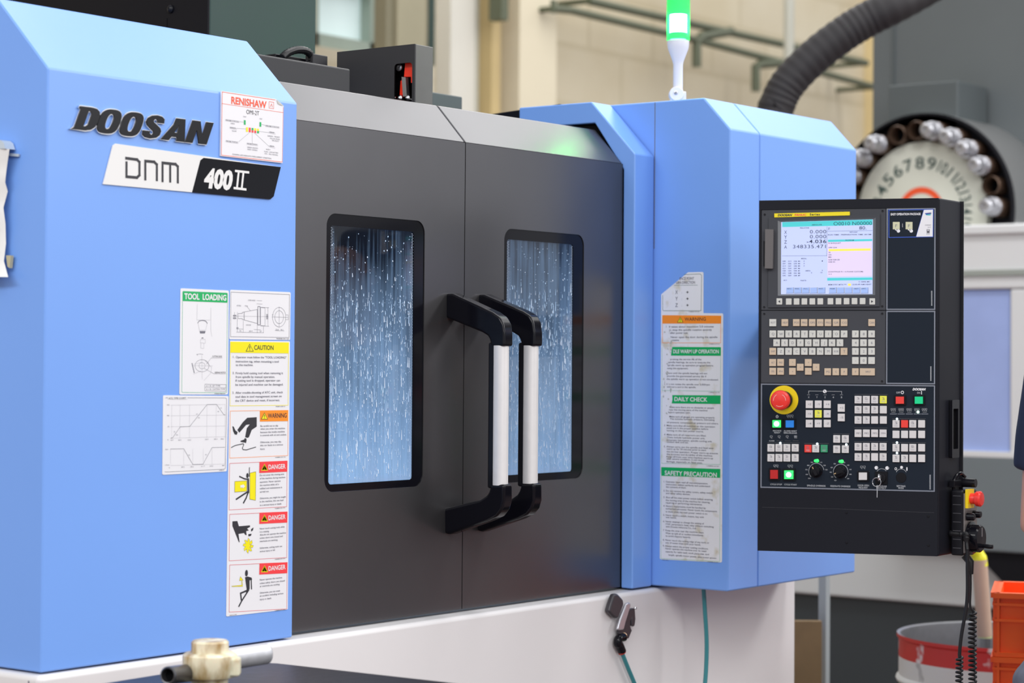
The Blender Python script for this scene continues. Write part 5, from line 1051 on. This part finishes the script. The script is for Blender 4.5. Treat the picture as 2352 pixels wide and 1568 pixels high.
m = MB(); m.lathe(base, 0, 0, [(.0005, up(1472)), (39*k_, up(1470)), (43*k_, up(1474)), (43*k_, up(1492)), (44*k_, up(1496)), (56*k_, up(1498)), (62*k_, up(1503)), (63*k_, up(1510)), (61*k_, up(1545)), (57*k_, up(1553)), (44*k_, up(1556)), (42*k_, up(1560)), (42*k_, cN[2]-.0001-(cN[2]-ztop) if False else ztop+.0005), (.0005, ztop+.0005)], NYL, 48); m.build('body', NP)
bf = Fr(D(543, 1530, zN-.01), _R, _U); m = MB(); m.box(bf, -.014, .006, -.014, .014, -.012, .012, NYL); m.build('lug', NP, bevel=.004)
# steel bar behind
p0 = D(500, 1518, 3.36); p1 = D(615, 1500, 3.42); m = MB(); m.tube([p0, p1-(p1-p0)*.03, p1], [.0165, .0165, .0145], mat('worn_aluminium', (.55, .55, .58), .35, metal=.5, var=.25, vscale=60), 28)
prop(m.build('steel_bar'), 'short worn silver round bar sticking out right of the nylon spool', 'bar')
p0 = D(385, 1551, 3.22); p1 = D(455, 1542, 3.31); d_ = (p1-p0)/np.linalg.norm(p1-p0); sfm = np.cross(d_, [0, 0, 1.0]); sfm /= np.linalg.norm(sfm)
SK = thing('socket_wrench', p0, 'dark steel socket tube with open hex end left of the nylon spool', 'socket'); m = MB(); f3 = Fr(p0, np.cross([0, 0, 1.0], d_), np.cross(d_, np.cross([0, 0, 1.0], d_)))
rS = 21*3.22/F; m.lathe(f3, 0, 0, [(.0115*.86, .015), (.0115*.9, .0), (rS*.86, -.0005), (rS, .002), (rS, .07)], mat('socket_steel', (.12, .12, .13), .3, metal=.8), 32); m.build('barrel', SK)
m = MB(); m.lathe(f3, 0, 0, [(.0003, .012), (.0099, .012)], HOLE, 6); m.build('hex_recess', SK)
#--SECTION background
# ------------------------------------------------------------------ second machine at the right, behind
XB = 5.85; sB = sideX(XB); G = sB.px
M2 = thing('machining_center', (XB+1, 0, 0), 'large grey and white milling machine with a round tool magazine behind the control panel', 'machine')
G2 = mat('column_grey', (.11, .125, .13), .5, var=.08); G2B = mat('column_grey_box', (.085, .10, .105), .5)
LW = mat('machine_light_grey', (.60, .63, .64), .45); DKB = mat('machine_dark_base', (.035, .045, .052), .5)
sc_ = sideX(XB+.35); g = sc_.px; u0 = g(2003, 200)[0]; m = MB(); m.box(sc_, u0, u0+1.9, .05, 4.2, -1.2, 0, G2); m.build('column', M2, bevel=.01)
m = MB(); u1 = g(2053, 100)[0]; m.box(sc_, u1-.006, u1+.006, 1.6, 4.2, .0, .008, G2B); u, v = g(2088, 5); m.cyl(sc_, u, v, .022, 0, .02, LW, 16); m.build('column_trim', M2)
sb = sideX(XB+.05); g = sb.px; a = g(2040, 195); b = g(2200, 186); m = MB(); m.box(sb, a[0], b[0], 1.9, (a[1]+b[1])/2, -.28, 0, G2B); m.build('motor_box', M2, bevel=.006)
# tool magazine
cu, cv = G(2118, 488); pxr = np.linalg.norm(sB.at(*G(2118, 488))-CP)/F
R = lambda p: p*pxr*.99
m = MB(); m.lathe(sB, cu, cv, [(R(226), -.26), (R(226), .02), (R(221), .02), (R(221), -.05), (R(150), -.05)], BLACKM, 64); m.build('magazine_housing', M2)
m = MB()
for k in range(0, 41):
    pass
n_ = 40; vs = []
for i in range(n_+1):
    a = math.radians(100-i*135/n_); rr_ = R(300)
    vs += [sB.at(cu+R(227)*math.cos(a), cv+R(227)*math.sin(a), .0), sB.at(cu+R(227)*math.cos(a), cv+R(227)*math.sin(a), -1.0)]
m.add(vs, [[2*i, 2*i+1, 2*i+3, 2*i+2] for i in range(n_)], mat('brushed_cover', (.50, .50, .50), .3, metal=.8)); m.build('round_cover', M2)
DISC = mat('magazine_disc_cream', (.66, .67, .58), .5, var=.08, vscale=6); m = MB(); m.lathe(sB, cu, cv, [(.001, .01), (R(158), .01), (R(162), .005), (R(162), -.04)], DISC, 64); dsc = m.build('magazine_disc', M2)
m = MB(); RO = mat('ring_orange', (.85, .09, .02), .5); m.lathe(sB, cu, cv, [(R(44), .012), (R(58), .012)], RO, 48); m.build('ring', dsc)
m = MB()
for i in range(13):
    a = math.radians(166.5-i*15); rr_ = R(113); t1 = (math.cos(a), math.sin(a)); c_ = (cu+rr_*t1[0], cv+rr_*t1[1]); fr_ = Fr(sB.at(c_[0], c_[1], .012), sB.ex*t1[1]-sB.ey*t1[0], sB.ex*t1[0]+sB.ey*t1[1])
    m.text(fr_, str(i+3), (-.020, -.024), .020, .048, 0, mat('number_ink', (.05, .09, .08), .5), .01)
m.build('number_ring', dsc, smooth=0)
POTM = mat('pot_bronze', (.10, .06, .04), .4, metal=.5); TOOLM = mat('tool_holder_steel', (.42, .42, .45), .3, metal=.7)
tools = {0: 0, 1: 1, 2: 1, 3: 1, 4: 0, 5: 0, 6: 1, 7: 1, 8: 1, 9: 1, 10: 0, 11: 1}
angs = [172, 152, 131, 112, 90, 72, 52, 33, 13, -4, -18]
angs = [166.5, 151.5, 136.5, 121.5, 106.5, 91.5, 76.5, 61.5, 46.5, 31.5, 16.5, 1.5]
for i, a in enumerate(angs):
    a = math.radians(a); u = cu+R(186)*math.cos(a); v = cv+R(186)*math.sin(a)
    m = MB(); m.lathe(sB, u, v, [(R(15), -.03), (R(16), .03), (R(20), .045), (R(22), .04), (R(22), -.06)], POTM, 24); m.lathe(sB, u, v, [(.0005, -.028), (R(15), -.028)], HOLE, 24); m.build('tool_pot', M2)
    if tools[i]:
        m = MB(); m.lathe(sB, u, v, [(R(21), .03), (R(21), .05), (R(16), .055), (R(16), .065), (R(21), .07), (R(21), .08), (R(18), .085), (R(17), .12), (R(13), .13), (R(11), .133), (R(6), .133), (R(5), .125), (.0005, .125)], TOOLM, 24)
        m.build('tool_holder', M2)
# body: top slab, panels, window
sW = sideX(XB-.22); g = sW.px
def slab(name, x0, x1, y0, y1, w0, w1, mt, sI=sW, bevel=.01, xr=2260):
    a = (sI.px(x0, y0)[0], sI.px(xr, y0)[1]); b = (sI.px(x1, y1)[0], sI.px(xr, y1)[1]); m = MB(); m.box(sI, min(a[0], b[0]), max(a[0], b[0]), min(a[1], b[1]), max(a[1], b[1]), w0, w1, mt); return m.build(name, M2, bevel=bevel)
WHT = mat('machine_white', (.74, .75, .76), .45)
slab('top_ledge', 1990, 2560, 516, 540, -.5, .02, WHT); slab('body_panel', 1990, 2560, 536, 664, -.4, 0, WHT)
slab('door_rail', 1990, 2560, 620, 634, 0, .012, mat('rail_grey', (.33, .36, .33), .5), bevel=.002)
slab('window', 2100, 2316, 664, 1046, -.05, -.02, mat('blue_hazy_window', (.36, .46, .82), .25, var=.12, vscale=5)); slab('window_frame', 2318, 2560, 664, 1046, -.1, -.005, WHT); slab('window_frame', 2040, 2330, 1036, 1050, -.05, 0, WHT, bevel=.002)
slab('door_panel', 2040, 2560, 1048, 1266, -.1, 0, mat('panel_blue_grey', (.17, .20, .215), .45))
slab('lower_panel', 1700, 2300, 1150, 1388, -.5, -.12, LW, xr=2050); slab('base', 1600, 2600, 1386, 2330, -.6, -.16, DKB, xr=2050)
m = MB(); a = g(2290, 1266); m.solid(sW, [g(2230, 1266), g(2600, 1280), g(2600, 1700), g(2420, 1480), g(2290, 1330)], -.3, -.02, BLACKM); m.build('chip_chute', M2)
m = MB(); a = g(2202, 1000)
# black ribbed hose
HS = thing('ribbed_hose', D(1785, 300, 7.4), 'thick black ribbed hose curving up from behind the right blue housing', 'hose')
hb = D(1778, 300, 7.4); pth = bez([hb-np.array([0, 0, hb[2]-.05]), hb-np.array([0, 0, .6]), hb, D(1786, 240, 7.4), D(1812, 190, 7.4), D(1868, 132, 7.4), D(1935, 80, 7.4), D(1990, 46, 7.4), D(2060, 10, 7.4), D(2150, -40, 7.5)], 12)
m = MB(); m.tube(pth, [.061+.0014*math.sin(i*1.9) for i in range(len(pth))], mat('hose_black', (.028, .026, .028), .6, spec=.3), 20); m.build('hose', HS, smooth=20)
# stand post, wooden board
m = MB(); pz = 6.3; a = D(1893, 1400, pz); m.box(XYZ, a[0]-.012, a[0]+.012, a[1]-.012, a[1]+.012, 0, D(1893, 1240, pz)[2], mat('post_grey', (.36, .40, .42), .4, metal=.3)); prop(m.build('stand_post'), 'thin grey upright post below the right blue housing', 'post')
fb = Fr(D(1893, 1500, 6.2), _r, FZ); q_ = fb.px; m = MB(); a = q_(1790, 1426); b = q_(1888, 1426); m.box(fb, a[0], b[0], -fb.O[2], a[1], -.03, 0, mat('brown_board', (.19, .12, .055), .6, var=.3, vscale=9)); prop(m.build('wooden_board'), 'brown board leaning upright beside the thin grey post', 'board')
# drum
zD = 5.85; cD = D(2334, 1460, zD); DR = thing('oil_drum', (cD[0], cD[1], 0), 'open steel drum painted in red, white and green bands', 'drum'); fz = Fr((cD[0], cD[1], 0), FX, (0, 1, 0))
zR = cD[2]; r_ = 266*zD/F; pr = lambda dpx: zR-dpx*zD/F
def drum_mat(name, c, fleck):
    mm = bpy.data.materials.new(name); mm.use_nodes = True; nt = mm.node_tree; b = nt.nodes['Principled BSDF']; b.inputs['Roughness'].default_value = .4
    tc = nt.nodes.new('ShaderNodeTexCoord'); n = nt.nodes.new('ShaderNodeTexNoise'); n.inputs['Scale'].default_value = 9; n.inputs['Detail'].default_value = 3; nt.links.new(tc.outputs['Object'], n.inputs['Vector'])
    cr = nt.nodes.new('ShaderNodeValToRGB'); cr.color_ramp.elements[0].position = .58; cr.color_ramp.elements[0].color = c+(1,); cr.color_ramp.elements[1].position = .62; cr.color_ramp.elements[1].color = fleck+(1,); nt.links.new(n.outputs['Fac'], cr.inputs['Fac']); nt.links.new(cr.outputs['Color'], b.inputs['Base Color']); return mm
DRR = drum_mat('drum_red', (.55, .02, .02), (.72, .68, .66)); DRW = drum_mat('drum_white', (.66, .66, .62), (.42, .42, .40)); DRG = mat('drum_green', (.0, .22, .07), .35)
m = MB(); m.lathe(fz, 0, 0, [(r_-.004, .15), (r_-.004, zR), (r_+.005, zR+.003), (r_+.005, zR-.006), (r_, pr(10)), (r_, pr(50)), (r_, pr(92)), (r_+.006, pr(96)), (r_+.008, pr(101)), (r_+.006, pr(106)), (r_, pr(110)), (r_, .3), (r_+.007, .28), (r_, .26), (r_, 0.0)], DRG, 64,
    mts=[STEEL, STEEL, DRR, DRR, DRR, DRW, DRW, DRW, DRW, DRW, DRG, DRG, DRG, DRG]); m.build('shell', DR); m = MB(); m.lathe(fz, 0, 0, [(.001, .2), (r_-.005, .2)], mat('drum_inside', (.15, .12, .10), .6), 40); m.build('drum_contents', DR)
# taped pipe standing in the drum
BR = thing('broom_pole', D(2270, 1475, 5.7), 'tan wooden pole with yellow tape at its top, standing in the drum', 'pole')
m = MB(); m.tube([D(2262, 1460, 5.85), D(2250, 1285, 5.85)], 17.5*5.85/F, mat('pole_wood', (.52, .36, .27), .45, var=.1, vscale=12), 20); m.build('shaft', BR)
YT = mat('yellow_tape', (.80, .76, .02), .35); m = MB(); m.tube(bez([D(2252, 1300, 5.85), D(2249, 1280, 5.85), D(2240, 1264, 5.85), D(2230, 1254, 5.85)], 4), [.020]*5+[.018]*4+[.011]*4, YT, 16); m.build('tape_top', BR)
m = MB(); m.tube([D(2262, 1450, 5.85), D(2264, 1530, 5.85)], .014, CHROME, 16); m.tube([D(2262, 1452, 5.85), D(2262, 1464, 5.85)], .019, mat('tape_pale', (.65, .68, .35), .4), 16); m.build('ferrule', BR)
# orange crates
def crate(x0, y0, z0, h, label, rz):
    t = thing('plastic_crate', (x0, y0, z0), label, 'crate', 'orange crates beside the drum'); fA = Fr((x0, y0, z0), (math.cos(rz), math.sin(rz), 0), FZ); Wc, Dc, th = .40, .26, .008
    back = Fr(fA.at(0, 0, 0), FZ, FX)
    def wall(fr, L):
        m = MB(); m.box(fr, 0, L, 0, h, -th, 0, ORANGE)
        m.box(fr, -.006, L+.006, h-.012, h, 0, .014, ORANGE); m.box(fr, -.004, L+.004, h*.80, h*.80+.006, 0, .010, ORANGE); m.box(fr, -.004, L+.004, h*.55, h*.55+.006, 0, .010, ORANGE); m.box(fr, -.004, L+.004, .0, .010, 0, .010, ORANGE)
        for k in range(7): u = k*(L-.006)/6; m.box(fr, u, u+.006, 0, h, 0, .009, ORANGE)
        m.build('side_wall', t)
    ez = fA.ez
    wall(fA, Wc); wall(Fr(fA.at(Wc, 0, 0), -ez, FZ), Dc); wall(Fr(fA.at(Wc, 0, -Dc), -fA.ex, FZ), Wc); wall(Fr(fA.at(0, 0, -Dc), ez, FZ), Dc)
    m = MB(); m.box(fA, 0, Wc, .0, .006, -Dc, 0, ORANGE); m.build('crate_floor', t); return t
zC = 5.0; cc = D(2290, 1360, zC); hC = .152; rzc = math.atan2(_r[1], _r[0])-.25
b2 = D(2290, 1506, zC)[2]
crate(cc[0], cc[1], b2, cc[2]-b2, 'orange slatted plastic crate at the right edge, topmost of its stack', rzc)
hh = cc[2]-b2; z_ = b2; lab = ['orange plastic crate directly under the topmost orange crate', 'orange plastic crate third from the top of the stack', 'orange plastic crate fourth from the top of the stack', 'orange plastic crate fifth from the top of the stack', 'orange plastic crate lowest of the stack on the floor']
crate(cc[0], cc[1], b2-hh-.001, hh, lab[0], rzc)
m = MB(); fA = Fr((cc[0], cc[1], 0), (math.cos(rzc), math.sin(rzc), 0), FZ); m.box(fA, .02, .38, 0, b2-hh-.001, -.24, -.02, mat('stand_dark', (.05, .05, .05), .6)); prop(m.build('crate_stand'), 'dark stand carrying the orange crates', 'stand')
#--SECTION person
# ------------------------------------------------------------------ the worker at the right edge, arm and thigh in frame
SKIN = mat('skin', (.62, .33, .22), .5, var=.06, vscale=20); NAVY = mat('navy_cloth', (.012, .020, .055), .8, var=.2, vscale=30); JEAN = mat('faded_jeans', (.12, .13, .17), .85, var=.4, vscale=40); HAIR = mat('dark_hair', (.02, .014, .01), .6); SHOE = mat('boot_black', (.015, .014, .013), .5)
zP = 4.45; ps = D(2600, 1568, zP); bx, by = ps[0], ps[1]
PE = thing('person', (bx, by, 0), 'person in a navy short-sleeved shirt standing at the right edge, forearm hanging down', 'person')
Rv = np.array([_r[0], _r[1], 0]); Fv = np.array([_r[1], -_r[0], 0])*-1   # right across picture, away
def W3(a, b, z): return np.array([bx, by, 0])+Rv*a+Fv*b+np.array([0, 0, z])
def skin(name, verts, edges, radii, mt, parent, sub=2, root=0):
    me = bpy.data.meshes.new(name); o0 = ORG['person']; me.from_pydata([tuple(np.array(v)-o0) for v in verts], edges, []); o = bpy.data.objects.new(name, me); COL.objects.link(o); o.parent = parent
    md = o.modifiers.new('skin', 'SKIN'); md.use_smooth_shade = True
    sk = me.skin_vertices[0].data if me.skin_vertices else None
    if sk is None:
        me.attributes.new  # pragma: keep
    o.modifiers.new('sub', 'SUBSURF').levels = sub; o.modifiers['sub'].render_levels = sub
    for i, r in enumerate(radii):
        d_ = me.skin_vertices[0].data[i]; d_.radius = r if isinstance(r, tuple) else (r, r); d_.use_root = (i == root)
    me.materials.append(mt); ORG[o.name] = o0; return o
def P3(px, py, z=zP): return D(px, py, z)
sh = P3(2417, 868); el = P3(2392, 1205); wr = P3(2456, 1290)-np.array([_f[0], _f[1], 0])*.17
def loft(m, rings, mt, n=20):
    b0 = len(m.v); k = m.m(mt)
    for (a, b, z, ra, rb) in rings:
        for q in range(n): t = 2*math.pi*q/n; m.v.append(tuple(map(float, W3(a+ra*math.cos(t), b+rb*math.sin(t), z))))
    for r in range(len(rings)-1):
        for q in range(n): m.f.append([b0+r*n+q, b0+r*n+(q+1) % n, b0+(r+1)*n+(q+1) % n, b0+(r+1)*n+q]); m.mi.append(k)
    m.f.append([b0+q for q in range(n)][::-1]); m.mi.append(k); m.f.append([b0+(len(rings)-1)*n+q for q in range(n)]); m.mi.append(k)
def fuse(m, name, vox, mt, parent=None):
    o = m.build(name, PE, smooth=0); md = o.modifiers.new('remesh', 'REMESH'); md.mode = 'VOXEL'; md.voxel_size = vox; md.use_smooth_shade = True
    sm = o.modifiers.new('smooth', 'SMOOTH'); sm.iterations = 6; sm.factor = .5; return o
X0 = .03
shR = W3(.225, 0, 1.40); elR = W3(.275, .01, 1.13); wrR = W3(.265, -.10, .90)
def hand(m, w, d):      # palm, four fingers of different length, thumb
    m.tube([w, w+d*.05, w+d*.085], [.028, .036, .030], SKIN, 12)
    for k in range(4):
        b = w+d*.08+Fv*(-.027+.018*k); L = (.055, .068, .074, .064)[k]; m.tube([b, b+d*L*.5+Rv*.006, b+d*L+Rv*.020], [.0105, .0095, .0075], SKIN, 8)
    b = w+d*.02+Fv*-.028; m.tube([b, b+d*.03+Fv*-.022, b+d*.062+Fv*-.026], [.013, .011, .008], SKIN, 8)
m = MB(); loft(m, [(X0, 0, .88, .15, .11), (X0, 0, 1.05, .135, .10), (X0, 0, 1.25, .155, .11), (X0, 0, 1.38, .16, .10), (X0, 0, 1.44, .12, .08), (X0, 0, 1.47, .065, .06), (X0, -.01, 1.54, .055, .055), (X0, -.03, 1.57, .058, .070), (X0, -.03, 1.62, .072, .088), (X0, -.02, 1.68, .078, .096), (X0, -.01, 1.73, .072, .090), (X0, 0, 1.765, .045, .055)], SKIN)
m.tube([W3(-.08, 0, 1.41), sh, sh*.5+el*.5, el, el*.5+wr*.5, wr], [.055, .052, .048, .044, .038, .028], SKIN, 16); m.tube([W3(.14, 0, 1.41), shR, elR, elR*.5+wrR*.5, wrR], [.055, .052, .043, .038, .028], SKIN, 16)
hand(m, wr, np.array([0, 0, -1.0])*.8-Fv*.6); hand(m, wrR, np.array([0, 0, -1.0]))
for sx in (-.10, .14): m.tube([W3(sx, 0, .90), W3(sx, -.01, .5), W3(sx, .01, .09)], [.085, .055, .042], SKIN, 16)
fuse(m, 'body', .0065, SKIN)
m = MB(); loft(m, [(X0, 0, .83, .195, .150), (X0, 0, .92, .185, .145), (X0, 0, 1.02, .165, .130), (X0, 0, 1.25, .178, .130), (X0, 0, 1.39, .182, .12), (X0, 0, 1.45, .135, .095), (X0, 0, 1.485, .080, .073)], NAVY)
m.tube([W3(-.06, 0, 1.40), sh, sh*.6+el*.4, sh*.36+el*.64], [.075, .074, .066, .066], NAVY, 18); m.tube([W3(.12, 0, 1.40), shR, shR*.42+elR*.58], [.075, .074, .068], NAVY, 18); fuse(m, 'shirt', .009, NAVY)
m = MB(); loft(m, [(X0, 0, .80, .165, .13), (X0, 0, .90, .168, .13), (X0, 0, .98, .16, .125)], JEAN)
m.tube([W3(-.075, 0, .86), W3(-.145, -.02, .80), W3(-.135, -.02, .5), W3(-.11, .01, .10)], [.10, .105, .078, .070], JEAN, 18); m.tube([W3(.13, 0, .86), W3(.16, -.01, .80), W3(.16, -.01, .5), W3(.15, .01, .10)], [.11, .10, .078, .070], JEAN, 18); fuse(m, 'trousers', .010, JEAN)
m = MB(); loft(m, [(X0, .035, 1.60, .070, .060), (X0, .022, 1.68, .084, .078), (X0, .006, 1.74, .082, .090), (X0, .0, 1.785, .058, .068), (X0, .0, 1.80, .02, .02)], HAIR); fuse(m, 'hair', .008, HAIR)
for sx in (-.11, .15): m = MB(); m.tube([W3(sx, .05, .055), W3(sx, -.05, .055), W3(sx, -.14, .042), W3(sx, -.19, .034)], [.048, .052, .042, .026], SHOE, 16); fuse(m, 'boot', .008, SHOE)
m = MB(); hf_ = Fr(W3(X0, -.124, 1.655), Rv, FZ)
m.solid(hf_, [(-.012, -.02), (.012, -.02), (.005, .025), (-.005, .025)], -.02, .012, SKIN); m.build('nose', PE, bevel=.004)
for sx in (-.034, .034):
    m = MB(); m.lathe(Fr(hf_.at(sx, .025, -.018), Rv, FZ), 0, 0, [(.013, -.01), (.012, .002), (.006, .006), (.0002, .007)], mat('eye_white', (.7, .68, .66), .3), 16); m.lathe(Fr(hf_.at(sx, .025, -.011), Rv, FZ), 0, 0, [(.005, 0), (.0002, .0008)], HAIR, 12); m.build('eye', PE)
    m = MB(); m.box(hf_, sx-.016, sx+.016, .043, .049, -.02, -.006, HAIR); m.build('eyebrow', PE, bevel=.002)
m = MB(); m.box(hf_, -.024, .024, -.048, -.038, -.022, -.004, mat('lips', (.45, .18, .15), .5)); m.build('mouth', PE, bevel=.004)
for sx in (-.088, .088): m = MB(); m.lathe(Fr(W3(X0+sx*.92, -.01, 1.66), Fv, FZ), 0, 0, [(.018, -.006), (.022, 0), (.018, .006), (.0002, .004)], SKIN, 16); m.build('ear', PE)
for sx in (-.12, .12): skin('boot', [W3(sx, .04, .06), W3(sx, -.08, .05), W3(sx, -.18, .035)], [(0, 1), (1, 2)], [(.055, .05), .045, .035], SHOE, PE)
#--END
